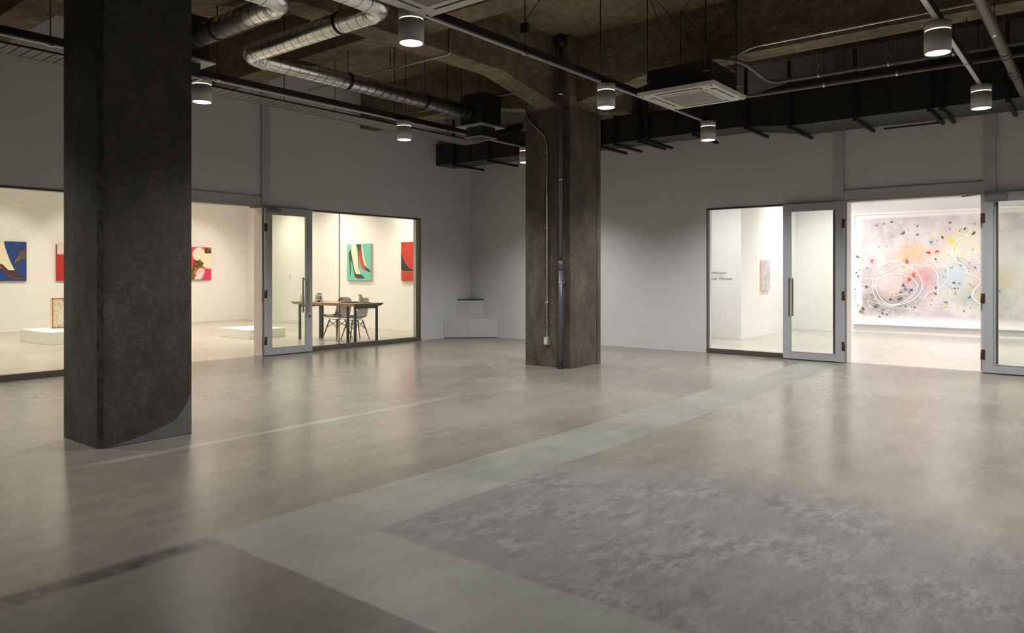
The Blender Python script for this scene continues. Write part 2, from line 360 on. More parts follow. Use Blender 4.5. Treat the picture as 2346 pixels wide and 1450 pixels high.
# doors: glazed steel leaves folded back flat against the wall
def leaf(i, label, org, ang, lock=False, closer=True):
    """local: x along leaf from hinge, y towards the hall, z up"""
    d = thing('door_%d' % i, label, 'door', org, ang, kind='structure')
    def lp(name, bm, m, par=None, lab=None):
        o = link(name, bm, M[m]); o.parent = par or d
        if lab: o['label'] = lab
        return o
    W, H, s = .885, 2.375, .112; y0, y1 = .0, .04
    bm = B((0, s, y0, y1, .012, H), (W - s, W, y0, y1, .012, H), (s, W - s, y0, y1, H - .112, H), (s, W - s, y0, y1, .012, .118))
    lp('leaf_frame', bm, 'doorp')
    lp('glazing_bead', B((s, s + .008, -.003, .043, .118, H - .112), (W - s - .008, W - s, -.003, .043, .118, H - .112), (s, W - s, -.003, .043, .118, .126), (s, W - s, -.003, .043, H - .12, H - .112)), 'doorp')
    lp('pane', B((s + .008, W - s - .008, .016, .024, .126, H - .12)), 'glass')
    hx = W - s - .01
    for sg, yb in ((1, .04), (-1, 0.)):
        y_ = yb + sg * .055
        ya, yc = sorted((y_ - .011, y_ + .011)); yd, ye = sorted((yb, y_))
        lp('pull_handle', B((hx - .004, hx + .018, ya, yc, .66, 1.245), (hx - .002, hx + .014, yd, ye, .68, .70), (hx - .002, hx + .014, yd, ye, 1.205, 1.225)), 'steel', lab='square brushed steel pull bar')
    for z in (.18, .92, 1.98):
        bm = T([(-.012, .045, z), (-.012, .045, z + .13)], .011, 10); box(bm, -.012, .03, .04, .045, z, z + .13); lp('hinge', bm, 'hinge')
    if lock:
        bm = bmesh.new(); tube(bm, [(W - .055, .04, .60), (W - .055, .052, .60)], .016, 16); lp('lock_cylinder', bm, 'black')
    if not closer: return d
    c = lp('door_closer', B((.03, .27, .042, .095, 2.285, 2.345), bev=.006), 'closer', lab='grey overhead door closer box')
    o = link('closer_arm', T([(.06, .07, 2.352), (-.02, .09, 2.362), (-.16, .03, 2.35), (-.24, -.02, 2.345)], .009, 8), M['closer']); o.parent = c
    return d
leaf(1, 'glazed grey door leaf folded back behind the near column', (4.888, YL - .115, 0), pi).scale = (1, 1, 1)
leaf(2, 'glazed grey door leaf folded back over the window by the table', (6.612, YL - .075, 0), 0, True)
leaf(3, 'glazed grey door leaf left of the bright right doorway', (XR - .075, 2.992, 0), pi / 2, closer=False)
leaf(4, 'glazed grey door leaf at the right edge of the photo', (XR - .075, 1.27, 0), -pi / 2)
for o in bpy.data.objects:                       # mirror so every leaf's room face looks into the hall
    if o.name in ('door_2', 'door_4'): o.scale = (1, -1, 1)
bpy.data.objects['door_1'].location.y = YL - .075
for nm in ('door_2',): bpy.data.objects[nm].location = (6.612, YL - .075 + .04, 0)
bpy.data.objects['door_1'].location = (4.888, YL - .035, 0)
bpy.data.objects['door_3'].location = (XR - .035, 2.992, 0)
bpy.data.objects['door_4'].location = (XR - .035, 1.27, 0)

# ------------------------------------------------------------ columns and beams
def column(x0, x1, y0, y1, m, mch, ztop, label, cham, cap, split=None):
    r = thing('concrete_column', label, 'column', ((x0 + x1) / 2, (y0 + y1) / 2, 0))
    bm = bmesh.new(); c = cham
    pts = [(x0 + c, y0), (x1, y0), (x1, y1), (x0, y1), (x0, y0 + c)]
    n = 60
    def shift(p, z, k):                       # chipped chamfer: small irregular offsets along the near arris
        if k not in (0, 4): return p
        a = (random.random() - .35) * .012
        return (p[0] + (a if k == 0 else 0), p[1] + (a if k == 4 else 0))
    rows = []
    for i in range(n + 1):
        z = ztop * i / n; rows.append([bm.verts.new((*shift(p, z, k), z)) for k, p in enumerate(pts)])
    for i in range(n):
        for k in range(5):
            fc = bm.faces.new((rows[i][k], rows[i][(k + 1) % 5], rows[i + 1][(k + 1) % 5], rows[i + 1][k]))
            fc.material_index = 1 if k == 4 else 0
    bm.faces.new(list(reversed(rows[0]))); bm.faces.new(rows[-1])
    part('shaft', bm, [M[m], M[mch]], r)
    e = .012
    part('capital', B((x0 + e, x1 - e, y0 + e, y1 - e, ztop, ZC)), M['beam'], r, 'bare brown concrete head above the coated shaft')
    return r
col1 = column(2.335, 3.05, 5.855, 6.52, 'column', 'chamfer', 3.62, 'massive dark concrete column at left, nearest the camera', .035, True)
# smooth grey mortar repair with a curved upper edge at the foot of the near column
bm = bmesh.new(); N_ = 18
up = [bm.verts.new((2.42 + .63 * i / N_, 5.8535, .012 + .17 * (i / N_) ** 1.5 + (.17 * max(0, (i / N_ - .78) / .22) ** 1.6))) for i in range(N_ + 1)]
lo = [bm.verts.new((2.42 + .63 * i / N_, 5.8535, .004)) for i in range(N_ + 1)]
for i in range(N_): bm.faces.new((lo[i], lo[i + 1], up[i + 1], up[i]))
ret = bmesh.ops.extrude_face_region(bm, geom=bm.faces[:]); bmesh.ops.translate(bm, vec=(0, .003, 0), verts=[v for v in ret['geom'] if isinstance(v, bmesh.types.BMVert)])
part('mortar_repair', bm, M['repair'], col1, 'smooth blue grey mortar patch at the foot')
col2 = column(8.38, 9.16, 5.74, 6.52, 'column2', 'column2', 3.62, 'brown concrete column carrying pipes in the middle', .004, True)
part('form_joint', B((9.055, 9.06, 5.735, 5.74, .01, 3.6)), M['column'], col2)

def beam_profile(axis, a0, a1, s0, s1, stations, label):
    """axis 'X' or 'Y'; a0..a1 run; s0,s1 side planes; stations: list of (pos, soffit z)"""
    bm = bmesh.new(); st = [(a, z) for a, z in stations]
    lo = []; hi = []
    for a, z in st:
        for s in (s0, s1):
            p = (a, s) if axis == 'X' else (s, a)
            lo.append(bm.verts.new((*p, z))); hi.append(bm.verts.new((*p, ZC - .001)))
    for i in range(len(st) - 1):
        q = 2 * i
        bm.faces.new((lo[q], lo[q + 1], lo[q + 3], lo[q + 2])); bm.faces.new((lo[q], lo[q + 2], hi[q + 2], hi[q])); bm.faces.new((lo[q + 1], hi[q + 1], hi[q + 3], lo[q + 3]))
        bm.faces.new((hi[q], hi[q + 2], hi[q + 3], hi[q + 1]))
    bm.faces.new((lo[0], hi[0], hi[1], lo[1])); q = 2 * (len(st) - 1); bm.faces.new((lo[q], lo[q + 1], hi[q + 1], hi[q]))
    return solo('concrete_beam', bm, M['beam'], label, 'beam', 'haunched concrete ceiling beams')
zb, zh = 3.90, 3.67
beam_profile('X', 0, 0, 5.98, 6.32, [(3.05, zh), (4.20, zb), (7.23, zb), (8.385, zh)], 'haunched concrete beam spanning between the two columns')
beam_profile('X', 0, 0, 5.98, 6.32, [(-5, zb), (1.2, zb), (2.335, zh)], 'haunched concrete beam running left from the near column')
beam_profile('X', 0, 0, 5.98, 6.32, [(9.155, zh), (10.3, zb), (11.517, zb)], 'short haunched beam from middle column to right wall')
beam_profile('Y', 0, 0, 8.58, 8.93, [(-6, 3.94), (4.56, 3.94), (5.745, zh + .04)], 'haunched beam running right from the middle column over pipes')
beam_profile('Y', 0, 0, 8.58, 8.93, [(6.515, zh + .04), (7.7, 3.92), (10.44, 3.92)], 'haunched beam behind middle column towards the left wall')
beam_profile('Y', 0, 0, 2.53, 2.88, [(6.515, zh), (7.7, 3.92), (10.44, 3.92)], 'haunched beam from near column towards the left wall')
beam_profile('Y', 0, 0, 2.53, 2.88, [(-6, 3.94), (4.7, 3.94), (5.86, zh)], 'haunched beam from near column passing over the camera')
for y0, y1, lb in ((-6, 5.98, 'shallow secondary beam crossing in front of main beam'), (6.32, 10.44, 'shallow secondary beam between main beam and left wall')):
    beam_profile('Y', 0, 0, 5.55, 5.90, [(y0, 4.03), (y1, 4.03)], lb)

# pipes and conduit on the middle column
pv = thing('riser_pipe', 'tall grey vertical pipe on the front of middle column', 'pipe', (8.325, 5.86, 0))
part('upper_pipe', T([(8.325, 5.86, 1.47), (8.325, 5.86, ZC - .01)], .026, 16), M['pipeg'], pv)
part('lower_sleeve', T([(8.325, 5.86, .02), (8.325, 5.86, 1.50)], .033, 16), M['pipeg'], pv)
part('coupling', T([(8.325, 5.86, 1.36), (8.325, 5.86, 1.50)], .037, 16), M['pipeg'], pv)
part('floor_collar', T([(8.325, 5.86, .001), (8.325, 5.86, .03)], .045, 16), M['black'], pv)
bm = bmesh.new(); lathe(bm, (8.325, 5.86), [(.03, 4.44), (.075, 4.47), (.085, 4.53), (.06, 4.58), (.03, 4.61)], 20); part('ceiling_flange', bm, M['rod'], pv)
for z in (1.18, 2.60, 3.78):
    bm = T([(8.325, 5.86, z), (8.325, 5.86, z + .025)], .036, 16); box(bm, 8.33, 8.40, 5.80, 5.815, z, z + .02); part('pipe_clamp', bm, M['galv'], pv)
cv = thing('wall_conduit', 'thin steel conduit bending down middle column to a socket', 'conduit', (8.36, 6.1, 0))
part('tube', T(arcpath([(8.362, 6.50, 4.2), (8.362, 6.50, 3.55), (8.362, 6.12, 3.22), (8.362, 6.12, .42)], .12), .011, 10), M['galv'], cv)
part('socket_box', B((8.325, 8.379, 6.085, 6.155, .31, .42), bev=.004), M['rail'], cv, 'small grey metal outlet box')
part('socket_plate', B((8.319, 8.326, 6.10, 6.14, .325, .40)), M['white'], cv)
for z in (.9, 1.95, 3.0): part('conduit_clip', B((8.35, 8.379, 6.095, 6.145, z, z + .02)), M['galv'], cv)

# ------------------------------------------------------------ downlights
def make_lamp(lens='lens'):
    r = bpy.data.objects.new('downlight', None); C.objects.link(r)
    bm = bmesh.new(); lathe(bm, (0, 0), [(.088, .006), (.103, .0), (.104, .185), (.088, .187)], 40); link_(r, 'housing', bm, 'lamp')
    bm = bmesh.new(); lathe(bm, (0, 0), [(.088, .195), (.104, .198), (.104, .262), (.09, .268), (.0005, .268)], 40); link_(r, 'top_cap', bm, 'lamp')
    bm = bmesh.new(); lathe(bm, (0, 0), [(.090, .180), (.0975, .185), (.0975, .199), (.09, .205)], 40); link_(r, 'light_slot', bm, 'slot')
    bm = bmesh.new(); lathe(bm, (0, 0), [(.0005, .006), (.098, .004)], 40); link_(r, 'lens', bm, lens)
    bm = T([(0, 0, .268), (0, 0, .30)], .02, 10); link_(r, 'mounting', bm, 'rod')
    return r
def link_(root, name, bm, m):
    o = link(name, bm, M[m]); o.parent = root; return o
def spotlight(root, energy, col, size=150, blend=1., rad=.08, z=-.012, rot=None, name='light_source'):
    l = bpy.data.lights.new(name, 'SPOT'); l.energy = energy; l.color = col; l.spot_size = R(size); l.spot_blend = blend; l.shadow_soft_size = rad
    o = bpy.data.objects.new(name, l); C.objects.link(o); o.parent = root; o.location = (0, 0, z)
    if rot: o.rotation_euler = rot
    return o
proto = make_lamp(); first = True
lab = {(4.16, 4.42): 'large grey drum downlight hanging at the corner of the cropped air conditioner',
       (7.17, 4.42): 'grey drum downlight hanging right of the middle column top',
       (9.83, 4.38): 'small grey drum downlight below the complete air conditioner',
       (4.145, 7.73): 'grey drum downlight touching the near column edge at the tray',
       (7.11, 7.70): 'small grey drum downlight in front of the perforated tray',
       (9.87, 7.68): 'tiny grey drum downlight half hidden by the middle column',
       (7.17, 1.12): 'large grey drum downlight at top right of the photo',
       (9.89, 1.11): 'grey drum downlight below the top right one on its rail'}
lamps = list(lab) + [(4.15, 1.11), (1.15, 7.72), (1.15, 4.42), (7.15, -2.2), (9.85, -2.2)]
for p in lamps:
    o = proto if first else copy_tree(proto); first = False
    o.location = (p[0], p[1], 3.195)
    tag(o, lab.get(p) or 'grey drum downlight outside the photo, %s' % {(4.15, 1.11): 'above the camera right', (1.15, 7.72): 'left of the near column', (1.15, 4.42): 'above the camera left', (7.15, -2.2): 'far to the right', (9.85, -2.2): 'far right near the wall'}[p], 'ceiling lamp', 'drum downlights on ceiling rails')
for o in [o for o in list(bpy.data.objects) if o.name.startswith('downlight')]:
    spotlight(o, LAMP_W * (.3 if o.location.x < 2 and o.location.y < 5 else 1), LAMP_COL, 132, 1.)   # the lamp above the camera is dimmed

def rail(y, x0, x1, label, rods, z=3.5):
    r = thing('lighting_rail', label, 'rail', ((x0 + x1) / 2, y, 3.49), group='rails carrying the downlights')
    part('channel', B((x0, x1, y - .016, y + .016, 3.475, 3.545)), M['black'], r)
    part('cover_strip', B((x0, x1, y - .020, y + .020, 3.458, 3.474)), M['rail'], r, 'pale steel underside strip')
    for x in rods: part('hanger_rod', T([(x, y, 3.53), (x, y, ZC - .002)], .006, 6), M['rod'], r)
    for x in rods: part('rail_clip', B((x - .025, x + .025, y - .024, y + .024, 3.452, 3.475)), M['galv'], r)
    return r
rail(4.42, -3, 10.0, 'middle lighting rail passing below both air conditioners', (2.6, 5.67, 7.05, 9.7))
rail(7.72, -3, 10.0, 'left lighting rail running beside the perforated tray', (2.65, 4.32, 6.95, 8.0))
rail(1.115, 3, 10.1, 'right lighting rail joining the two top right lamps', (5.9, 8.8, 9.7))

# ------------------------------------------------------------ perforated tray
tr = thing('perforated_tray', 'long perforated steel cable tray hanging along the left wall', 'cable tray', (4, 8.195, 3.466))
pm = None; x = -2.0
while x < 9.09:
    if pm is None: pm = link('tray_plank', B((-.048, .048, -.19, .19, 0, .004), (-.048, -.044, -.19, .19, 0, .02)), M['perf']); q = pm
    else: q = pm.copy(); C.objects.link(q)
    q.parent = tr; q.location = (x + .05 - 4, 0, .004); x += .1
part('side_rail', B((-2, 9.1, 7.992, 8.002, 3.462, 3.48)), M['black'], tr)
part('side_rail', B((-2, 9.1, 8.388, 8.393, 3.466, 3.50)), M['rail'], tr)
part('end_lip', B((9.10, 9.115, 7.995, 8.393, 3.466, 3.486)), M['rail'], tr)
for x in (1.8, 3.4, 5.5, 6.3, 7.6): part('hanger_rod', T([(x, 8.2, 3.47), (x, 8.2, ZC - .002)], .005, 6), M['rod'], tr)

# ------------------------------------------------------------ spiral ducts
def spiral(name, label, pts, r=.1, pitch=.125):
    d = thing(name, label, 'duct', tuple(pts[0]), group='silver spiral ventilation ducts')
    path = arcpath(pts, .19, 10); part('duct_pipe', T(path, r, 28), M['galv'], d)
    segs = bmesh.new()                      # helical lock seam on the straight runs
    for i in range(len(pts) - 1):
        a = Vector(pts[i]); b = Vector(pts[i + 1]); u = (b - a).normalized(); a2 = a + u * (.26 if i else 0); b2 = b - u * (.26 if i < len(pts) - 2 else .05)
        L_ = (b2 - a2).length; p, q = ring_frame(u); n = int(L_ / pitch * 20); prev = None
        hel = [a2 + u * (L_ * k / n) + (p * cos(2 * pi * k / 20) + q * sin(2 * pi * k / 20)) * (r + .0005) for k in range(n + 1)]
        tube(segs, hel, .0022, 4)
    part('spiral_seam', segs, M['seam'], d)
    for i in range(1, len(pts) - 1):
        p = Vector(pts[i])
        for o_ in (pts[i - 1], pts[i + 1]):
            u = (Vector(o_) - p).normalized(); part('elbow_collar', T([p + u * k for k in (.20, .204, .212, .232, .240, .244)], r, 28, radii=[r, r + .006, r + .003, r + .003, r + .006, r]), M['galv'], d)
    return d
d1 = spiral('spiral_duct', 'silver spiral duct with one elbow at the top left', [(-2, 5.46, 3.65), (3.69, 5.46, 3.65), (3.69, 7.12, 3.65)])
d2 = spiral('spiral_duct', 'long silver spiral duct with two elbows ending in a black box', [(-2, 4.90, 3.65), (4.33, 4.90, 3.65), (4.33, 7.17, 3.65), (7.92, 7.17, 3.65)])
for dd, hs in ((d1, ((3.69, 6.6), (1.5, 5.46))), (d2, ((4.33, 5.55), (7.0, 7.17), (5.7, 7.17), (2.5, 4.9)))):
    for hx, hy in hs:
        along_y = hx in (3.69, 4.33); bm = bmesh.new()
        tube(bm, [(hx, hy - .012, 3.65), (hx, hy + .012, 3.65)] if along_y else [(hx - .012, hy, 3.65), (hx + .012, hy, 3.65)], .107, 24)
        part('strap', bm, M['rod'], dd); part('hanger_rod', T([(hx, hy, 3.75), (hx, hy, ZC - .002)], .005, 6), M['rod'], dd)
def plenum(x, y, label):
    p = thing('plenum_box', label, 'duct box', (x, y, 3.3), group='black boxes at the ends of the spiral ducts')
    part('upper_box', B((x - .21, x + .21, y - .21, y + .21, 3.47, 3.92)), M['duct'], p)
    part('flange', B((x - .26, x + .26, y - .26, y + .26, 3.455, 3.472)), M['rail'], p)
    part('neck', B((x - .15, x + .15, y - .15, y + .15, 3.31, 3.455)), M['duct'], p)
    part('grille_frame', B((x - .17, x + .17, y - .17, y - .15, 3.295, 3.312), (x - .17, x + .17, y + .15, y + .17, 3.295, 3.312), (x - .17, x - .15, y - .15, y + .15, 3.295, 3.312), (x + .15, x + .17, y - .15, y + .15, 3.295, 3.312)), M['rail'], p)
    for hx in (-.2, .2): part('hanger_rod', T([(x + hx, y + .2, 3.9), (x + hx, y + .2, ZC - .002)], .005, 6), M['rod'], p)
plenum(8.14, 7.17, 'black plenum box with pale flange beside middle column')
plenum(3.69, 7.34, 'black plenum box half hidden by the near column')

# ------------------------------------------------------------ black rectangular duct along the right wall
rd = thing('rectangular_duct', 'long black rectangular duct hung along the right wall', 'duct', (10.75, 5, 3.4))
part('duct_section', B((10.5, 11.02, 4.19, 10.44, 3.47, 3.88)), M['duct'], rd)
bm = bmesh.new()
a = [bm.verts.new(p) for p in ((10.5, 4.19, 3.47), (11.02, 4.19, 3.47), (11.02, 4.19, 3.88), (10.5, 4.19, 3.88))]
b_ = [bm.verts.new(p) for p in ((10.52, 3.49, 3.40), (11.37, 3.49, 3.40), (11.37, 3.49, 4.0), (10.52, 3.49, 4.0))]
for i in range(4): bm.faces.new((a[i], a[(i + 1) % 4], b_[(i + 1) % 4], b_[i]))
part('duct_taper', bm, M['duct'], rd)
part('duct_section', B((10.52, 11.37, -5.9, 3.49, 3.40, 4.0)), M['duct'], rd)
part('underside_skin', B((10.503, 11.017, 4.19, 10.43, 3.464, 3.469), (10.523, 11.367, -5.9, 3.48, 3.394, 3.399)), M['ductu'], rd, 'thin underside skin, greyer than the duct sides')  # undersides of the straight sections coloured greyer than the sides
for y in (5.2, 7.2, 8.4, 9.5): part('seam_flange', B((10.492, 10.50, y, y + .02, 3.46, 3.89)), M['black'], rd)
for y in (-.2, 1.2, 2.2): part('seam_flange', B((10.512, 10.52, y, y + .02, 3.39, 4.01)), M['black'], rd)
bl = ['black bracket at the corner end of the wall duct', 'black bracket on the wall duct just left of the smallest downlight', 'black bracket emerging right beside the middle column',
      'second black bracket right of the middle column', 'black bracket left of the close pair under the narrow duct', 'black bracket, right of the close pair under narrow duct', 'black bracket behind the lamp below the complete air conditioner',
      'black bracket at the left end of the duct taper', 'black bracket at the right end of the duct taper', 'lone black bracket above the bright right doorway', 'left bracket of the close pair above the right doorway',
      'right bracket of the close pair above the right doorway', 'rightmost black bracket near the right edge']
for i, y in enumerate((9.92, 9.03, 6.58, 6.28, 5.83, 5.70, 4.90, 4.08, 3.46, 2.60, 1.73, 1.60, .91)):
    wide = y < 3.5; zz = 3.385 if wide else 3.455; xe = 11.49 if wide else 11.36
    b2 = thing('duct_bracket', bl[i], 'bracket', (10.46, y, zz), group='black trapeze brackets under the wall duct')
    part('upright', B((10.44, 10.48, y - .02, y + .02, zz, ZC - .005 if False else 4.3), bev=0), M['black'], b2)
    part('cross_strut', B((10.44, xe, y - .02, y + .02, zz - .045, zz - .004)), M['black'], b2)
    part('hanger_rod', T([(10.46, y, 4.29), (10.46, y, ZC - .002)], .006, 6), M['rod'], b2)
solo('threaded_brace', T([(11.40, 2.45, 3.36), (11.40, 1.75, 3.36)], .012, 8), M['black'], 'thin black threaded bar beneath the wall duct', 'brace')
# silver wrapped and black flexible ducts between the wall duct and the plenum
fd = thing('foil_duct', 'foil wrapped duct branch behind the smallest downlight', 'duct', (10.75, 8.6, 3.9))
part('foil_sleeve', T([(10.75, 9.3, 4.02), (10.75, 8.85, 4.0), (10.70, 8.35, 3.98), (10.6, 7.9, 4.0)], .13, 16, radii=[.11, .14, .15, .13]), M['foil'], fd)
part('foil_box', B((10.55, 10.8, 7.85, 8.25, 3.89, 4.15), bev=.02), M['foil'], fd)
pth = [(8.37, 7.3, 3.72), (8.9, 7.8, 3.62), (9.3, 8.1, 3.60), (9.7, 8.25, 3.72), (10.1, 8.3, 3.85), (10.5, 8.3, 3.98)]
solo('flexible_duct', T(arcpath(pth, .15, 4), .07, 14), M['duct'], 'black flexible duct sagging beside the middle column', 'duct')

# ------------------------------------------------------------ air conditioner cassettes
def cassette(x0, y0, label, W=.95):
    a = thing('ceiling_air_conditioner', label, 'air conditioner', (x0 + W / 2, y0 + W / 2, 3.385), group='white ceiling cassette air conditioners')
    cx, cy = x0 + W / 2, y0 + W / 2
    bm = bmesh.new()
    lo = [(x0 + .015, y0 + .015, 3.385), (x0 + W - .015, y0 + .015, 3.385), (x0 + W - .015, y0 + W - .015, 3.385), (x0 + .015, y0 + W - .015, 3.385)]
    hi = [(x0, y0, 3.425), (x0 + W, y0, 3.425), (x0 + W, y0 + W, 3.425), (x0, y0 + W, 3.425)]
    v = [bm.verts.new(p) for p in lo + hi]
    for i in range(4): bm.faces.new((v[i], v[(i + 1) % 4], v[4 + (i + 1) % 4], v[4 + i]))
    bm.faces.new(v[:4]); bm.faces.new(v[4:]); part('panel', bm, M['acw'], a)
    g = .27; part('intake_frame', B((cx - g - .03, cx + g + .03, cy - g - .03, cy - g, 3.376, 3.385), (cx - g - .03, cx + g + .03, cy + g, cy + g + .03, 3.376, 3.385), (cx - g - .03, cx - g, cy - g, cy + g, 3.376, 3.385), (cx + g, cx + g + .03, cy - g, cy + g, 3.376, 3.385)), M['acw'], a)
    part('intake_grille', B((cx - g, cx + g, cy - g, cy + g, 3.379, 3.385)), M['acg'], a, 'grey beige intake grille')
    for k in range(4):
        vx, vy = ((0, -1), (1, 0), (0, 1), (-1, 0))[k]; ox, oy = cx + vx * .375, cy + vy * .375; l = .27; ww = .022
        hx, hy = (l, ww) if vx == 0 else (ww, l)
        part('outlet_slot', B((ox - hx - .008, ox + hx + .008, oy - hy - .008, oy + hy + .008, 3.382, 3.386)), M['acd'], a)
        part('louvre', B((ox - hx, ox + hx, oy - hy, oy + hy, 3.376, 3.381)), M['acw'], a)
    for sx in (-1, 1):
        for sy in (-1, 1): part('corner_screw', T([(cx + sx * .42 - .02, cy + sy * .42, 3.383), (cx + sx * .42 + .02, cy + sy * .42, 3.383)], .006, 6), M['acd'], a)
    s = .40
    part('casing', B((cx - s, cx + s, cy - s, cy + s, 3.426, 3.70), bev=.05), M['duct'], a)
    for sx in (-1, 1):
        for sy in (-1, 1):
            px_, py_ = cx + sx * .43, cy + sy * .36
            part('hanger_rod', T([(px_, py_, 3.55), (px_, py_, ZC - .002)], .006, 6), M['rod'], a)
            part('hanger_bracket', B((min(px_, cx + sx * .40), max(px_, cx + sx * .40), py_ - .03, py_ + .03, 3.545, 3.56)), M['galv'], a)
    for sx in (-1, 1):
        xx = cx + sx * .43
        part('brace_wire', T([(xx, cy - .36, 3.72), (xx, cy + .36, ZC - .01)], .004, 6), M['rod'], a)
        part('brace_wire', T([(xx, cy + .36, 3.72), (xx, cy - .36, ZC - .01)], .004, 6), M['rod'], a)
    for sy in (-1, 1): part('brace_wire', T([(cx - .43, cy + sy * .36, ZC - .01), (cx + .43, cy + sy * .36, 3.72)], .004, 6), M['rod'], a)
    return a
cassette(7.61, 3.325, 'complete white ceiling cassette right of the middle column')
cassette(3.265, 3.335, 'white ceiling cassette cropped by the top of the photo')

# ------------------------------------------------------------ pipes over the right half
def pipe(name, pts, r, m, label, cat, hang=(), rad=.12, zt=ZC - .002):
    p = thing(name, label, cat, pts[0]); part('tube', T(arcpath(pts, rad, 6) if len(pts) > 2 else pts, r, 14), M[m], p)
    for h in hang:
        part('hanger_rod', T([h, (h[0], h[1], zt)], .005, 6), M['rod'], p)
        part('pipe_clip', T([(h[0], h[1] - .012, h[2]), (h[0], h[1] + .012, h[2])], r + .008, 12), M['galv'], p)
        part('hanger_tag', B((h[0] - .008, h[0] + .008, h[1] - .014, h[1] + .014, h[2] + .10, h[2] + .135)), M['galv'], p, 'small bright adjuster on the rod')
    return p
pipe('refrigerant_pipe', [(8.45, 3.62, 3.92), (8.66, 3.42, 3.87), (9.3, 3.31, 3.727), (9.3, .55, 3.727)], .024, 'pipeg', 'grey insulated pipe with a bend running to the top right', 'pipe', ((9.3, 2.72, 3.727), (9.3, 1.30, 3.727), (9.3, 1.95, 3.727)))
pipe('drain_pipe', [(8.56, 3.65, 3.60), (9.3, 3.64, 3.60), (9.3, .55, 3.595)], .022, 'pipe', 'brown drain pipe running right from the complete air conditioner', 'pipe', ((9.3, 2.66, 3.60), (9.3, 1.86, 3.60)))
pipe('beam_conduit', [(8.53, 3.42, 3.93), (8.53, 3.25, 3.985), (8.53, 1.0, 3.985)], .012, 'galv', 'thin bright conduit clipped along the right hand beam', 'conduit', (), .06)
mp = pipe('main_drain', [(2.0, .755, 3.42), (10.44, .755, 3.42)], .042, 'pipe', 'thick brown drain pipe crossing the top right corner', 'pipe', ((5.9, .755, 3.42), (7.6, .755, 3.42)))
for xx in (6.4, 8.38, 8.52, 9.15, 9.3, 9.44): part('socket_joint', T([(xx, .755, 3.42), (xx + .06, .755, 3.42)], .049, 16), M['pipe'], mp)
pipe('branch_conduit', [(6.23, 5.965, 4.2), (6.23, 5.965, 3.88), (6.23, 8.7, 3.88)], .011, 'rail', 'thin conduit dropping down the main beam then running left', 'conduit', ((6.23, 7.0, 3.88),), .03)
pipe('rear_conduit', [(8.55, 6.55, 4.02), (8.55, 7.0, 4.0), (8.55, 8.9, 4.0)], .012, 'rail', 'thin conduit behind the haunch of the main beam', 'conduit', (), .05)
part_b = thing('junction_box', 'small black wired junction box on a rod over the middle rail', 'junction box', (5.67, 4.42, 3.66))
part('box_body', B((5.645, 5.695, 4.38, 4.46, 3.66, 3.76), bev=.008), M['rod'], part_b)
part('stay_wire', T([(5.67, 4.42, 3.77), (6.1, 4.1, ZC - .01)], .005, 6), M['rod'], part_b)
st = thing('smoke_detector', 'small round detector plate hung over the long spiral duct', 'detector', (6.05, 8.1, 4.2))
bm = bmesh.new(); lathe(bm, (6.05, 8.1), [(.0005, 4.20), (.06, 4.20), (.07, 4.22), (.03, 4.25), (.0005, 4.25)], 20); part('detector_head', bm, M['rail'], st)
part('hanger_rod', T([(6.05, 8.1, 4.25), (6.05, 8.1, ZC - .002)], .005, 6), M['rod'], st)

# ------------------------------------------------------------ white corner blocks
cb = bmesh.new()
def tri_block(x0, y0, dx, dy, z0, z1, m, name, label, cat, off=.004):
    bm = bmesh.new(); P_ = [(XR - off - dx, YL - off), (XR - off, YL - off - dy), (XR - off, YL - off)]
    lo = [bm.verts.new((*p, z0)) for p in P_]; hi = [bm.verts.new((*p, z1)) for p in P_]
    for i in range(3): bm.faces.new((lo[i], lo[(i + 1) % 3], hi[(i + 1) % 3], hi[i]))
    bm.faces.new(lo); bm.faces.new(hi); return bm
b1 = thing('corner_block', 'white stepped block filling the corner beside middle column', 'block', (XR - .3, YL - .3, 0))
part('base_block', tri_block(0, 0, .80, .755, .012, .385, 0, 0, 0, 0), M['wbox'], b1)
part('shadow_gap', tri_block(0, 0, .785, .74, .001, .012, 0, 0, 0, 0, .006), M['black'], b1)
part('upper_block', tri_block(0, 0, .395, .37, .386, .755, 0, 0, 0, 0), M['wbox'], b1)
part('black_top', tri_block(0, 0, .40, .375, .756, .775, 0, 0, 0, 0), M['black'], b1, 'thin matt black top board')

# ------------------------------------------------------------ left gallery
def plinth(x0, x1, y0, y1, z, label): return solo('plinth', B((x0, x1, y0, y1, .001, z), bev=.004), M['plinth'], label, 'plinth', 'low white display plinths')
plinth(5.12, 6.6, 15.05, 16.45, .23, 'low white plinth under the framed works behind near column')
plinth(8.12, 8.95, 13.3, 14.40, .18, 'low white plinth on the floor behind left doorway')
# framed works standing on the plinth
for i, (yy, m_) in enumerate(((16.10, 'p_ivory'), (16.162, 'p_tan'), (16.224, 'p_tan'))):
    f_ = thing('framed_artwork', ('front framed ivory speckled work standing on the low plinth', 'second thin framed work leaning behind the speckled one', 'rearmost pale framed work in the plinth stack')[i], 'artwork', (5.9, yy, .232), group='framed works standing on the plinth')
    x0, x1 = 5.56 + i * .012, 6.3; z0, z1 = .232, .83
    part('frame', B((x0, x1, yy, yy + .05, z0, z0 + .02), (x0, x1, yy, yy + .05, z1 - .02, z1), (x0, x0 + .02, yy, yy + .05, z0, z1), (x1 - .02, x1, yy, yy + .05, z0, z1)), M['frame_red' if i == 0 else 'frame_pine'], f_)
    part('picture', B((x0 + .02, x1 - .02, yy + .012, yy + .04, z0 + .02, z1 - .02)), M[m_], f_)
    part('side_panel', B((x0 - .008, x0 - .001, yy - .0, yy + .05, z0, z1)), M['frame_pine'], f_)
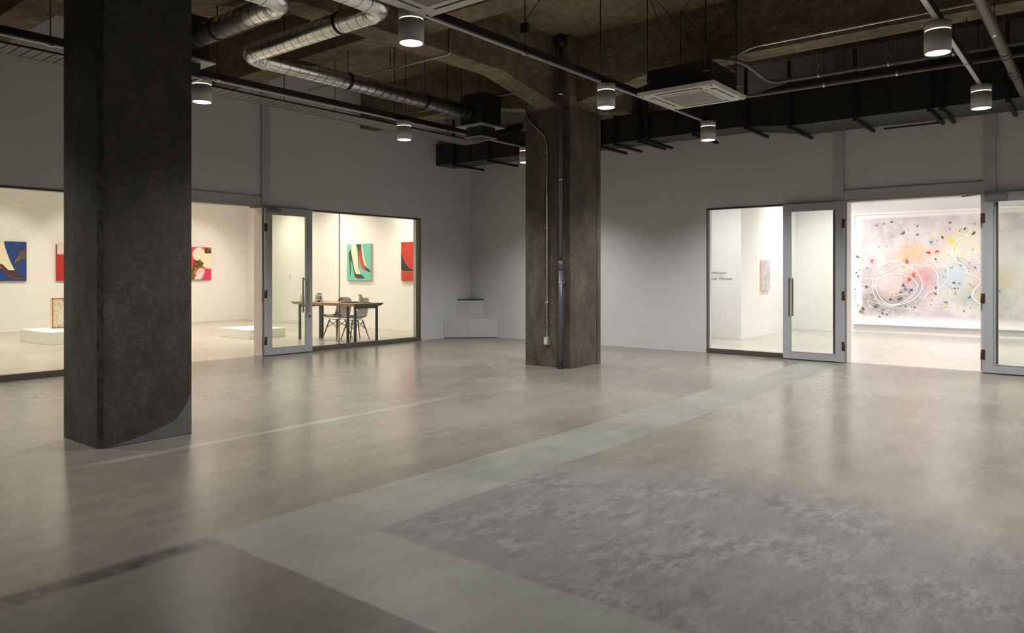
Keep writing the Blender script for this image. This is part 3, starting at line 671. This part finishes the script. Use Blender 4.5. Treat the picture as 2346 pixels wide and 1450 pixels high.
# ribbed white panel
rb = thing('ribbed_panel', 'white ribbed panel standing by the far gallery corner', 'panel', (10.4, 16.6, 0))
part('panel_body', B((10.16, 10.62, 16.33, 16.37, .01, .95)), M['plinth'], rb)
for k in range(6): part('rib', B((10.17 + k * .075, 10.20 + k * .075, 16.305, 16.33, .02, .94)), M['plinth'], rb)

def canvas_Y(name, label, x0, x1, z0, z1, base, shapes, win=0.):
    """painting on the far wall (plane Y)"""
    r = thing(name, label, 'painting', ((x0 + x1) / 2, 19.18, (z0 + z1) / 2), group='square paintings on the far gallery wall')
    part('canvas', B((x0, x1, 19.14, 19.195, z0, z1)), [M[base]], r); part('stretcher_edge', B((x0 + .01, x1 + .004, 19.15, 19.197, z0 - .012, z1 - .01)), M['canvas'], r)
    y = 19.14
    for nm, m_, pts in shapes:
        pts = [((win + u * (1 - win)) if u > .001 else .002, v) for u, v in pts]
        y -= .0015; bm = bmesh.new(); poly(bm, [(x0 + u * (x1 - x0), y, z0 + v * (z1 - z0)) for u, v in pts]); part(nm, bm, M[m_], r)
    return r
def stroke(pts, wd):
    out = []; out2 = []
    for i, p in enumerate(pts):
        a = Vector(pts[max(0, i - 1)]); b = Vector(pts[min(len(pts) - 1, i + 1)]); t = (b - a).normalized(); n = Vector((-t.y, t.x)) * wd
        out.append((p[0] + n.x, p[1] + n.y)); out2.append((p[0] - n.x, p[1] - n.y))
    return out + out2[::-1]
def curve(cx, cy, r0, r1, a0, a1, n=14): return [(cx + (r0 + (r1 - r0) * k / n) * cos(R(a0 + (a1 - a0) * k / n)), cy + (r0 + (r1 - r0) * k / n) * sin(R(a0 + (a1 - a0) * k / n))) for k in range(n + 1)]
# blue painting: pointed shoe, leg and swirls
sh = [('swirl', 'p_plum', [(.52, .48), (.60, .60), (.70, .64), (.74, .76), (.80, .84), (.88, .82), (.92, .78), (.997, .78), (.997, .52), (.90, .55), (.80, .54), (.72, .50), (.66, .42), (.60, .36)])]
for k in range(6):
    sh.append(('swirl_line', 'p_tan', stroke([(.53 + k * .012, .44 + k * .012), (.62 + k * .006, .56 - k * .008), (.70 + k * .01, .62 - k * .014), (.77 + k * .012, .76 - k * .03), (.85, .74 - k * .03), (.92, .70 - k * .025), (.995, .74 - k * .035)], .0025)))
sh += [('leg', 'p_cream', [(.0, .998), (.15, .998), (.20, .84), (.28, .69), (.38, .50), (.50, .33), (.56, .265), (.32, .27), (.22, .34), (.10, .42), (0, .52)]),
       ('shoe', 'p_plum', [(0, .50), (.10, .40), (.22, .33), (.32, .27), (.58, .27), (.74, .19), (.90, .06), (.70, .06), (.50, .08), (.34, .13), (.22, .22), (.10, .32), (0, .38)]),
       ('shoe_line', 'p_red2', stroke([(0, .37), (.10, .31), (.22, .21), (.34, .12), (.50, .07), (.70, .05), (.90, .05)], .005))]
canvas_Y('painting', 'blue painting of a pointed shoe and cream leg', 5.19, 6.085, 1.146, 2.03, 'p_blue', sh, .41)
canvas_Y('painting', 'red painting fading to white, cut by near column edge', 6.71, 7.6, 1.141, 2.0, 'p_redw', [('pale_top', 'p_pale', [(0.0, .72), (1, .74), (1, .998), (0, .998)]), ('pink_band', 'p_rose', [(0.02, .74), (.98, .80), (.98, .93), (.02, .95)])])
sh = [('gold_field', 'p_gold', [(0, .0), (.36, 0), (.45, .2), (.50, .35), (.62, .38), (.60, .50), (.55, .60), (.42, .60), (.20, .66), (0, .66)]),
      ('pink_strip', 'p_pink', [(0, .42), (.10, .42), (.16, .60), (.06, .66), (0, .66)]),
      ('white_cloud', 'p_cream', [(.40 + .33 * cos(t * pi / 12), .78 + .21 * sin(t * pi / 12)) for t in range(24)]),
      ('white_body', 'p_cream', [(.48, .62), (.60, .50), (.58, .42), (.70, .36), (.84, .33), (.997, .34), (.997, .82), (.70, .82), (.55, .85)]),
      ('gold_corner', 'p_brown', [(.66, .90), (.76, .985), (.997, .985), (.997, .82), (.70, .81)]),
      ('pale_fan', 'p_rose', [(.18, .0), (.48, 0), (.56, .16), (.70, .32), (.50, .36), (.34, .30), (.20, .18)]),
      ('pink_corner', 'p_pink', [(.50, .005), (.997, .005), (.997, .33), (.75, .32), (.60, .22), (.53, .10)])]
for cx_, cy_ in ((.22, .50), (.40, .52), (.18, .36), (.36, .40), (.52, .44), (.10, .24), (.14, .08), (.86, .90)):
    for rr in (.09, .062, .035): sh.append(('scroll_line', 'p_brown' if cx_ < .8 else 'p_gold', stroke(curve(cx_, cy_, rr, rr, 20, 230), .008)))
for k in range(9): sh.append(('fan_line', 'p_white', stroke([(.24 + .03 * k, .02), (.30 + .045 * k, .16 + .014 * k)], .006)))
canvas_Y('painting', 'pink painting with cream cloud and gold scrolls', 9.645, 10.525, 1.146, 2.021, 'p_pink', sh, .35)

def canvas_X(label, y0, y1, z0, z1, base, shapes, X=11.595, cat='painting', grp='bright paintings beyond the table'):
    """y0 = left edge in view (larger Y)"""
    r = thing('painting', label, cat, (X, (y0 + y1) / 2, (z0 + z1) / 2), group=grp)
    part('canvas', B((X - .045, X, min(y0, y1), max(y0, y1), z0, z1)), M[base], r)
    part('stretcher_edge', B((X - .04, X + .002, min(y0, y1) - .006, max(y0, y1) - .006, z0 - .012, z1 - .01)), M['canvas'], r)
    x = X - .045
    for nm, m_, pts in shapes:
        x -= .0012; bm = bmesh.new(); poly(bm, [(x, y0 + u * (y1 - y0), z0 + v * (z1 - z0)) for u, v in pts]); part(nm, bm, M[m_], r)
    return r
canvas_X('turquoise painting of two legs in pointed high heels', 14.57, 13.67, 1.146, 2.03, 'p_teal', [
    ('leg', 'p_cream', [(.19, .998), (.38, .998), (.44, .75), (.50, .45), (.56, .22), (.60, .10), (.50, .12), (.40, .16), (.34, .24), (.26, .50), (.20, .74)]),
    ('shoe', 'p_plum', [(.16, .86), (.20, .74), (.26, .50), (.33, .26), (.40, .17), (.50, .17), (.60, .16), (.70, .11), (.78, .06), (.60, .045), (.44, .05), (.34, .10), (.30, .25), (.22, .50), (.18, .55), (.10, .62), (.08, .72), (.11, .80)]),
    ('heel', 'p_plum', [(.10, .66), (.17, .60), (.165, .12), (.145, .12)]),
    ('leg', 'p_cream', [(.60, .998), (.66, .998), (.72, .70), (.80, .48), (.88, .34), (.96, .25), (.80, .30), (.72, .42), (.64, .70)]),
    ('shoe', 'p_plum', [(.41, .985), (.62, .985), (.62, .86), (.66, .60), (.74, .42), (.84, .36), (.99, .26), (.98, .22), (.88, .24), (.78, .28), (.66, .32), (.60, .40), (.52, .70), (.48, .84)]),
    ('sole', 'p_red2', [(.52, .80), (.58, .84), (.62, .70), (.68, .50), (.76, .40), (.82, .30), (.72, .31), (.64, .33), (.58, .46), (.53, .68)]),
    ('heel', 'p_plum', [(.485, .84), (.52, .80), (.515, .30), (.50, .30)])])
canvas_X('red speckled painting with a black curve, cut by window frame', 12.61, 11.72, 1.146, 2.03, 'p_red', [
    ('black_curve', 'p_black', [(.0, .76), (.06, .60), (.14, .46), (.26, .36), (.42, .29), (.55, .27), (.40, .245), (.2, .245), (.0, .28)]),
    ('gold_line', 'p_gold', stroke([(.0, .27), (.2, .235), (.4, .24), (.55, .27), (.75, .36), (.95, .52)], .006))])

# table, chairs and things on it
tb = thing('live_edge_table', 'live edge wooden table with black steel legs behind the window', 'table', (9.0, 11.7, 0))
bm = bmesh.new(); pts = []
n = 22
for i in range(n + 1):
    t = i / n; pts.append((8.66 + .018 * sin(9 * t) + .012 * sin(23 * t), 10.72 + 1.98 * t))
far = [(9.37 + .015 * sin(7 * t), 12.70 - 1.98 * t) for t in [i / n for i in range(n + 1)]]
out = pts + far
top = [bm.verts.new((x, y, .752)) for x, y in out]
bot = [bm.verts.new((x + (.05 if x < 9 else -.05), min(max(y, 10.75), 12.67), .70)) for x, y in out]
bm.faces.new(top); bm.faces.new(bot)
for i in range(len(out)): 
    q = bm.faces.new((top[i], top[(i + 1) % len(out)], bot[(i + 1) % len(out)], bot[i]))
    if out[i][1] < 10.73 and out[(i + 1) % len(out)][1] < 10.73: q.material_index = 1
part('tabletop', bm, [M['wood'], M['woodd']], tb, 'thick warm wood slab with wavy edge')
for (x, y, wx, wy) in ((8.745, 10.79, .019, .019), (9.26, 10.79, .019, .019), (8.76, 11.02, .019, .019), (8.745, 12.50, .019, .019), (9.2, 12.42, .02, .05)):
    part('leg', B((x - wx, x + wx, y - wy, y + wy, .001, .70)), M['black'], tb)
part('crossbar', B((8.726, 9.279, 10.77, 10.81, .655, .70)), M['black'], tb); part('crossbar', B((8.726, 9.22, 12.40, 12.52, .655, .70)), M['black'], tb)

def make_chair():
    r = bpy.data.objects.new('shell_chair', None); C.objects.link(r)
    # local: faces -x ; shell profile extruded in y with curvature
    prof = [(-.23, .435), (-.20, .445), (-.12, .428), (-.02, .415), (.08, .415), (.15, .435), (.195, .49), (.22, .58), (.24, .70), (.255, .79), (.262, .825)]
    wid = [.20, .215, .225, .23, .228, .22, .215, .215, .21, .18, .12]
    bm = bmesh.new(); n = 12; g = []
    for (x, z), w_ in zip(prof, wid):
        row = []
        for k in range(n + 1):
            s = -1 + 2 * k / n; lift = .055 * abs(s) ** 3
            row.append(bm.verts.new((x - (.05 * abs(s) ** 3 if z > .47 else 0), s * w_, z + (lift if z < .47 else 0))))
        g.append(row)
    for i in range(len(g) - 1):
        for k in range(n):
            fc = bm.faces.new((g[i][k], g[i][k + 1], g[i + 1][k + 1], g[i + 1][k])); fc.smooth = True
    o = link('seat_shell', bm, M['shell']); o.parent = r; md = o.modifiers.new('t', 'SOLIDIFY'); md.thickness = .008
    legs = []
    for sx in (-1, 1):
        for sy in (-1, 1):
            a = Vector((sx * .11, sy * .10, .385)); b = Vector((sx * .21, sy * .20, .0)); legs.append((a, b))
            o = link('leg', T([a, b], .013, 8, radii=[.016, .010]), M['dowel']); o.parent = r
    w_ = []
    def at(i, t): a, b = legs[i]; return a.lerp(b, t)
    for i, j in ((0, 1), (2, 3), (0, 2), (1, 3)):
        w_ += [[at(i, .08), at(j, .42)], [at(j, .08), at(i, .42)]]
    w_ += [[(-.12, 0, .385), (.12, 0, .385)], [(0, -.12, .385), (0, .12, .385)], [(-.12, -.11, .385), (-.12, .11, .405)], [(.12, -.11, .385), (.12, .11, .405)]]
    o = link('wire_brace', Ts(w_, .005, 6), M['black']); o.parent = r
    return r
ch = make_chair(); ch.location = (9.40, 11.60, .0); ch.rotation_euler = (0, 0, R(-12))
tag(ch, 'grey shell chair on wooden dowel legs, nearer the table end', 'chair', 'grey shell chairs at the table')
c2 = copy_tree(ch); c2.location = (9.36, 12.11, 0); c2.rotation_euler = (0, 0, R(6)); c2['label'] = 'grey shell chair on wooden dowel legs, farther along the table'
# small things on the table top (z .752)
ZT = .7525
def stand(x, y, label, s=1.):
    r = thing('card_stand', label, 'card stand', (x, y, ZT), R(-50), 'small white card stands on the table')
    o = link('card_board', B((-.07 * s, .07 * s, -.006, .0, .006, .135 * s), (-.07 * s, .07 * s, .05, .056, .006, .09 * s)), M['white']); o.parent = r
    o = link('base_plate', B((-.075 * s, .075 * s, -.02, .065, 0, .006)), M['black']); o.parent = r
    return r
s1 = stand(8.95, 12.17, 'white stand with printed cards and a black clip on the table')
for k, (a0, a1, z0, z1) in enumerate(((.02, .05, .04, .11), (-.02, 0, .055, .10), (-.055, -.04, .06, .09))):
    o = link('printed_card', B((a0, a1, -.0075, -.006, z0, z1)), M['p_navy'] if 'p_navy' in M else M['s_navy']); o.parent = s1
o = link('clip', B((-.03, .055, -.012, .01, .145, .165)), M['black']); o.parent = s1
o = link('clip_post', B((-.004, .004, -.004, .004, .12, .146)), M['black']); o.parent = s1
stand(8.86, 12.55, 'white card stand seen through the folded door glass', .9)
bm = bmesh.new(); lathe(bm, (8.87, 12.05), [(.0005, ZT), (.03, ZT), (.033, ZT + .02), (.022, ZT + .035), (.0005, ZT + .036)], 16); solo('stamp', bm, M['black'], 'small black round object beside the card stand', 'stamp')
solo('laptop', B((8.86, 9.10, 11.05, 11.36, ZT, ZT + .022), bev=.003), M['p_plum'], 'closed dark laptop lying on the table', 'laptop')
solo('paper_sheet', B((8.74, 8.95, 11.42, 11.68, ZT, ZT + .002)), M['white'], 'white paper sheets on the table beside the laptop', 'paper')
dp = thing('pump_dispenser', 'white pump dispenser standing at the near end of table', 'dispenser', (8.98, 10.92, ZT))
bm = bmesh.new(); lathe(bm, (8.98, 10.92), [(.0005, ZT), (.038, ZT), (.038, ZT + .11), (.034, ZT + .115), (.034, ZT + .15), (.0005, ZT + .15)], 20); part('bottle', bm, M['white'], dp)
part('spout', B((8.90, 8.99, 10.91, 10.93, ZT + .15, ZT + .165)), M['white'], dp)
solo('tray', B((8.90, 9.16, 10.82, 11.0, ZT - .0005, ZT + .0) if False else (9.04, 9.18, 10.84, 11.02, ZT, ZT + .012), bev=.002), M['p_plum'], 'thin dark tray beside the white dispenser', 'tray')
tn_ = thing('wall_switch', 'small thermostat on the gallery side wall seen through door glass', 'switch', (11.59, 17.0, 1.2))
part('switch_plate', B((11.585, 11.599, 16.96, 17.04, 1.13, 1.27), bev=.002), M['white'], tn_); part('dial', B((11.58, 11.586, 16.985, 17.015, 1.2, 1.24)), M['inkl'], tn_)

# ------------------------------------------------------------ right gallery
def text(s, size, y_c, z, m, label):
    cu = bpy.data.curves.new('txt', 'FONT'); cu.body = s; cu.size = size; cu.align_x = 'CENTER'; cu.extrude = .0006; cu.space_character = 1.12
    o = bpy.data.objects.new('txt', cu); C.objects.link(o); bpy.context.view_layer.update()
    me = bpy.data.meshes.new_from_object(o.evaluated_get(bpy.context.evaluated_depsgraph_get())); bpy.data.objects.remove(o)
    me.materials.clear(); me.materials.append(M[m]); t = bpy.data.objects.new('wall_lettering', me); C.objects.link(t)
    t.location = (14.368, y_c, z); t.rotation_euler = (pi / 2, 0, -pi / 2)
    return tag(t, label, 'lettering')
text('Heptapod', .070, 6.165, 1.305, 'ink', 'black word Heptapod on the white title wall')
text('2019.06.05-06.19', .033, 6.165, 1.255, 'inkl', 'tiny pale grey date line beneath the word Heptapod')
text('Masaki Okuten', .083, 6.165, 1.178, 'ink', 'bold black artist name in the lowest line of the title')
sp_ = thing('painting', 'small pale upright painting on the white side wall', 'painting', (15.67, 5.68, 1.27))
part('canvas', B((15.43, 15.90, 5.66, 5.699, .968, 1.595)), M['p_lilac'], sp_); part('canvas_edge', B((15.422, 15.43, 5.655, 5.699, .965, 1.60), (15.43, 15.90, 5.655, 5.699, .96, .968)), M['frame_pine'], sp_)

def bigmat():
    m = bpy.data.materials.new('splattered_canvas'); m.use_nodes = True; nt, L, N, mt, rng, mixc, noise = nodes(m); b = nt.nodes['Principled BSDF']
    b.inputs['Roughness'].default_value = .7
    g = N('ShaderNodeNewGeometry'); P = g.outputs['Position']; sp = N('ShaderNodeSeparateXYZ'); L(P, sp.inputs[0]); Y, Z = sp.outputs[1], sp.outputs[2]
    nA = noise(P, 2.5, 8, .7); nB = noise(P, 14, 8, .75); nC = noise(P, 40, 6, .8)
    col = mixc(rng(nA, .35, .65), (.54, .50, .52), (.72, .69, .68))
    def blob(col, y, z, ry, rz, c, a):
        u = mt('DIVIDE', mt('SUBTRACT', Y, y), ry); v = mt('DIVIDE', mt('SUBTRACT', Z, z), rz)
        d = mt('ADD', mt('SQRT', mt('ADD', mt('MULTIPLY', u, u), mt('MULTIPLY', v, v))), mt('MULTIPLY', mt('SUBTRACT', nA, .5), 1.2))
        f = mt('MULTIPLY', mt('MULTIPLY', rng(d, .2, 1.15, 1., 0.), a), rng(nB, .3, .6, .5, 1.))
        return mixc(f, col, c)
    for q in ((3.05, 1.55, .75, .55, (.82, .56, .46), .65), (2.95, 1.2, .42, .36, (.50, .14, .15), .8), (3.35, 1.0, .8, .55, (.82, .52, .45), .5), (3.35, 1.75, .35, .25, (.85, .42, .18), .6),
              (2.45, 1.75, .40, .30, (.74, .78, .55), .5), (2.3, 2.1, .34, .26, (.86, .80, .42), .45), (1.9, 1.9, .55, .45, (.82, .80, .62), .4), (2.5, 1.25, .5, .4, (.46, .62, .72), .8),
              (2.1, .85, .7, .35, (.46, .52, .42), .85), (1.8, 1.2, .6, .4, (.58, .44, .28), .8), (4.0, .75, .4, .3, (.26, .23, .19), .8), (3.55, .62, .5, .28, (.28, .30, .30), .7), (3.1, .95, .22, .4, (.20, .28, .42), .55), (1.1, 1.4, .7, .8, (.70, .70, .62), .6)):
        col = blob(col, *q)
    col = mixc(mt('MULTIPLY', rng(nC, .60, .70), mt('MULTIPLY', rng(nA, .45, .6), .55)), col, (.30, .24, .26))
    col = mixc(rng(noise(P, 22, 6, .8), .60, .68), col, (.85, .83, .81))
    edge = mt('MULTIPLY', mt('MULTIPLY', rng(mt('ADD', Y, mt('MULTIPLY', mt('SUBTRACT', nA, .5), .15)), 4.22, 4.28, 1., 0.), rng(mt('ADD', Z, mt('MULTIPLY', mt('SUBTRACT', nA, .5), .2)), .28, .42)), rng(Z, 2.50, 2.56, 1., 0.))
    col = mixc(edge, (.85, .83, .82), col)
    L(col, b.inputs['Base Color']); return m
M['big'] = bigmat()
bp_ = thing('painting', 'huge abstract splattered painting in a white frame', 'painting', (17.7, 2.5, .19))
part('frame', B((17.66, 17.749, .62, 4.43, .18, .22), (17.66, 17.749, .62, 4.43, 2.61, 2.65), (17.66, 17.749, 4.39, 4.43, .22, 2.61), (17.66, 17.749, .62, .66, .22, 2.61)), M['p_white'], bp_, 'plain white frame')
part('canvas', B((17.69, 17.745, .66, 4.39, .22, 2.61)), M['big'], bp_)
# coordinates on the picture plane were read as (Y, Z)
def px2(u, v):                                   # painting-plane table: photo columns 1950-2346 -> metres on the canvas
    a = (u - 1173) / 1685.11; dx, dy = .77776 + a * .62855, .62855 - a * .77776
    t = 17.69 / dx; return (t * dy, 1.32 - (v - 625.51) / 1685.11 * t)
def z7(x, y): return px2(1850 + x / 4.724, 420 + y / 4.724)
lines = [
 [(1895, 1320), (1830, 1280), (1790, 1230), (1800, 1170), (1880, 1070), (1860, 1040), (1800, 1005), (1740, 985), (1690, 890), (1610, 850), (1570, 760), (1575, 690), (1610, 630), (1680, 590), (1750, 570)],
 [(1180, 950), (1240, 1060), (1235, 1160), (1160, 1250), (1050, 1300), (920, 1320), (800, 1290), (730, 1220), (705, 1120), (720, 1010), (780, 920), (870, 865), (960, 850), (1060, 880), (1150, 930), (1180, 950)],
 [(1190, 1110), (1130, 1180), (1060, 1200), (930, 1210)], [(740, 1130), (760, 1050), (840, 1000), (960, 985), (1080, 1000), (1150, 1040), (1195, 1110), (1160, 1190), (1080, 1260), (960, 1310), (860, 1300), (780, 1230), (740, 1130)],
 [(720, 1240), (800, 1310), (900, 1330), (1020, 1310), (1100, 1270)],
 [(790, 990), (900, 940), (1000, 890), (1150, 880), (1250, 895), (1330, 900), (1400, 960), (1415, 1060), (1420, 1160), (1400, 1240), (1350, 1320)], [(1240, 915), (1270, 860), (1300, 830), (1370, 850), (1410, 920), (1450, 845), (1500, 910), (1525, 990), (1490, 1080), (1420, 1140), (1330, 1180), (1250, 1250)],
 [(1240, 1255), (1340, 1250), (1440, 1240), (1445, 1280)], [(640, 1270), (680, 1330), (780, 1370), (900, 1420), (960, 1445)], [(640, 1270), (760, 1300), (900, 1340), (1150, 1365)],
 [(1010, 970), (1020, 1080), (980, 1140), (900, 1190)], [(1010, 970), (1080, 920), (1160, 890)], [(830, 440), (840, 540), (880, 650)], [(1000, 390), (1060, 510), (1100, 570)], [(1165, 520), (1190, 440), (1230, 470), (1240, 540), (1180, 650), (1110, 730), (960, 710)],
 [(1750, 730), (1760, 830), (1790, 870), (1890, 860)], [(1870, 960), (1890, 1000)], [(620, 1035), (700, 1035), (760, 1040), (860, 995)]]
bm = bmesh.new()
for i, l in enumerate(lines):
    pts = [Vector((17.688, *z7(*p))) for p in l]
    sm = []
    for k in range(len(pts) - 1):                # Catmull-Rom
        p0, p1, p2, p3 = pts[max(0, k - 1)], pts[k], pts[k + 1], pts[min(len(pts) - 1, k + 2)]
        for t in (0, .25, .5, .75):
            sm.append(.5 * ((2 * p1) + (p2 - p0) * t + (2 * p0 - 5 * p1 + 4 * p2 - p3) * t * t + (3 * p1 - p0 - 3 * p2 + p3) * t ** 3))
    sm.append(pts[-1]); tube(bm, sm, .013 if i == 0 else (.009 if i in (1, 3, 5, 6) else .005), 6)
part('white_line', bm, M['p_white'], bp_, 'thick looping white paint lines')
rn = random.Random(3)
def splat(spec, name, m_):
    bm = bmesh.new()
    for (x, y, r, n) in spec:
        cy, cz = z7(x, y)
        for _ in range(n * 5 if n > 5 else n):
            a = rn.random() * 2 * pi; d = abs(rn.gauss(0, .8)) * r; s = (.007 if n < 5 else .0034) * (.3 + rn.random() ** 2 * 1.6) * (2. if d < r * .35 else 1)
            c = (cy + cos(a) * d, cz + sin(a) * d); q = rn.randint(5, 9); el = 1 + rn.random() * 1.2; th = rn.random() * pi
            P_ = []
            for k in range(q):
                rr = s * (.6 + .7 * rn.random()); ex, ey = rr * cos(2 * pi * k / q) * el, rr * sin(2 * pi * k / q)
                P_.append((17.6865 - rn.random() * .0008, c[0] + ex * cos(th) - ey * sin(th), c[1] + ex * sin(th) + ey * cos(th)))
            bm.faces.new([bm.verts.new(p) for p in P_])
    o = part(name, bm, M[m_], bp_); o['kind'] = 'stuff'; return o
splat([(1560, 630, .07, 40), (1530, 590, .05, 16), (1590, 630, .05, 16), (1340, 590, .03, 8), (1230, 690, .03, 8), (1205, 730, .03, 6), (1590, 710, .05, 8), (1690, 770, .06, 10), (1870, 690, .05, 12), (1500, 1310, .03, 8), (1050, 910, .04, 10), (1870, 1220, .04, 8), (1440, 540, .08, 8), (1135, 610, .03, 3)], 'yellow_splatter', 's_yel')
splat([(1070, 840, .05, 26), (1080, 860, .05, 14), (1410, 735, .035, 12), (1310, 748, .02, 4), (1390, 740, .06, 6), (1540, 425, .015, 2), (1650, 510, .06, 10), (1150, 990, .14, 40), (1100, 1040, .12, 30), (1210, 800, .01, 2), (700, 840, .12, 14)], 'red_splatter', 's_red')
splat([(1390, 1135, .08, 18), (1750, 1230, .07, 18), (1500, 1290, .06, 12), (1340, 640, .07, 16), (1820, 910, .1, 12), (750, 455, .06, 8), (1060, 1140, .07, 10), (1660, 880, .05, 8), (1640, 1080, .06, 6), (2080, 1160, .2, 12)], 'blue_splatter', 's_blue')
splat([(1040, 1100, .05, 16), (1190, 460, .03, 8), (1130, 1160, .04, 6)], 'navy_splatter', 's_navy')
splat([(1560, 915, .03, 12), (1500, 940, .06, 10), (1200, 1040, .08, 4), (1785, 710, .05, 6)], 'green_splatter', 's_green')
splat([(1060, 1150, .07, 16), (1100, 1190, .08, 16), (780, 1440, .03, 6), (750, 1330, .08, 12)], 'teal_splatter', 's_teal')
dk = [(1000, 1250, .10, 46), (1010, 1180, .05, 14), (600, 1360, .08, 30), (580, 1390, .05, 16), (740, 1340, .08, 20), (820, 1380, .05, 14), (860, 1420, .04, 10), (640, 1120, .08, 14), (900, 1250, .08, 16), (910, 420, .03, 8), (830, 440, .03, 6), (910, 580, .02, 2), (950, 568, .01, 1), (995, 628, .01, 1), (1070, 668, .01, 1), (545, 797, .012, 3), (530, 965, .03, 4), (500, 1000, .04, 5), (865, 685, .02, 3), (1550, 485, .02, 3), (1585, 1075, .02, 3), (1480, 1045, .012, 1), (1740, 990, .01, 1), (1625, 1325, .01, 1), (1530, 1380, .01, 1), (770, 1000, .02, 3), (880, 1020, .01, 1), (1440, 990, .01, 1), (1700, 490, .03, 4), (1860, 775, .02, 2), (770, 685, .05, 5)]
dk += [(rn.uniform(500, 1900), rn.uniform(420, 1430), .14, 4) for _ in range(28)] + [(rn.uniform(500, 1100), rn.uniform(1000, 1430), .14, 5) for _ in range(16)]
splat(dk, 'dark_splatter', 's_dark')

# ------------------------------------------------------------ gallery lamps (ceiling rows unseen, added to brighten the galleries)
gp = make_lamp('lensw'); gfirst = True
def added_lamp(x, y, energy, col, tgt=None, size=150, blend=1., lbl=''):
    global gfirst
    o = gp if gfirst else copy_tree_noglow(gp)
    gfirst = False
    o.location = (x, y, GH - .30); tag(o, lbl, 'ceiling lamp', 'added unseen gallery ceiling lamps')
    return o, energy, col, tgt, size, blend
def copy_tree_noglow(o):
    c = o.copy(); C.objects.link(c)
    for chh in list(o.children):
        k = chh.copy(); C.objects.link(k); k.parent = c
    return c
todo = []
for x, a in ((2.5, 'westmost'), (5.2, 'second'), (8.0, 'third'), (10.7, 'last')):
    for y, b in ((12.2, 'nearest the hall windows'), (14.8, 'in the middle of the gallery'), (16.9, 'nearest the far wall')): todo.append(added_lamp(x, y, WARM_W, WARM_COL, None, 160, 1., '%s column of added unseen left gallery lamps, %s' % (a, b)))
for x, y, a in ((12.9, 5.6, 'in front of the title wall'), (12.9, 3.0, 'just inside the left jamb of the doorway'), (12.9, .4, 'just inside the right door leaf'), (12.9, -2.4, 'at the south end by the hall wall'),
                (16.3, 4.7, 'beside the small pale painting'), (15.6, 2.4, 'centred before the huge painting'), (15.6, -.2, 'right of the huge painting centre'), (15.6, -2.6, 'at the far south corner')):
    todo.append(added_lamp(x, y, COOL_W, COOL_COL, None, 160, 1., 'added unseen right gallery lamp %s' % a))
for o, e, c, t, s_, bl in todo: spotlight(o, e, c, s_, bl)
def aimed(x, y, tx, ty, tz, e, col, size, lbl):
    r = thing('track_spotlight', lbl, 'spotlight', (x, y, 3.35), group='track spotlights aimed at the gallery walls')
    d = (Vector((tx, ty, tz)) - Vector((x, y, 3.3))).normalized(); p0 = Vector((x, y, 3.35))
    part('spot_barrel', T([p0 - d * .09, p0 + d * .07], .04, 16), M['white'], r); part('stem', T([p0, (x, y, GH - .001)], .008, 8), M['white'], r)
    l = bpy.data.lights.new('light_source', 'SPOT'); l.energy = e; l.color = col; l.spot_size = R(size); l.spot_blend = .7; l.shadow_soft_size = .03
    o = bpy.data.objects.new('light_source', l); C.objects.link(o); o.parent = r; o.location = d * .09; o.rotation_euler = d.to_track_quat('-Z', 'Y').to_euler()
for px_, a in ((5.6, 'the blue shoe painting'), (7.1, 'the red fading painting'), (8.7, 'the bare far wall behind the column'), (10.1, 'the pink cloud painting')): aimed(px_, 17.3, px_, 19.2, 1.5, 60, WARM_COL, 62, 'track spotlight aimed at ' + a)
for py_, a in ((14.1, 'turquoise high heel'), (12.1, 'red speckled')): aimed(9.7, py_, 11.6, py_, 1.5, 60, WARM_COL, 62, 'track spotlight aimed at the %s painting' % a)
for py_, a in ((4.0, 'left third'), (2.9, 'centre'), (1.2, 'right third')): aimed(15.2, py_, 17.7, py_, 1.4, 35, COOL_COL, 80, 'added unseen track spotlight aimed at the %s of the huge painting' % a)  # unseen spots added to brighten the huge painting
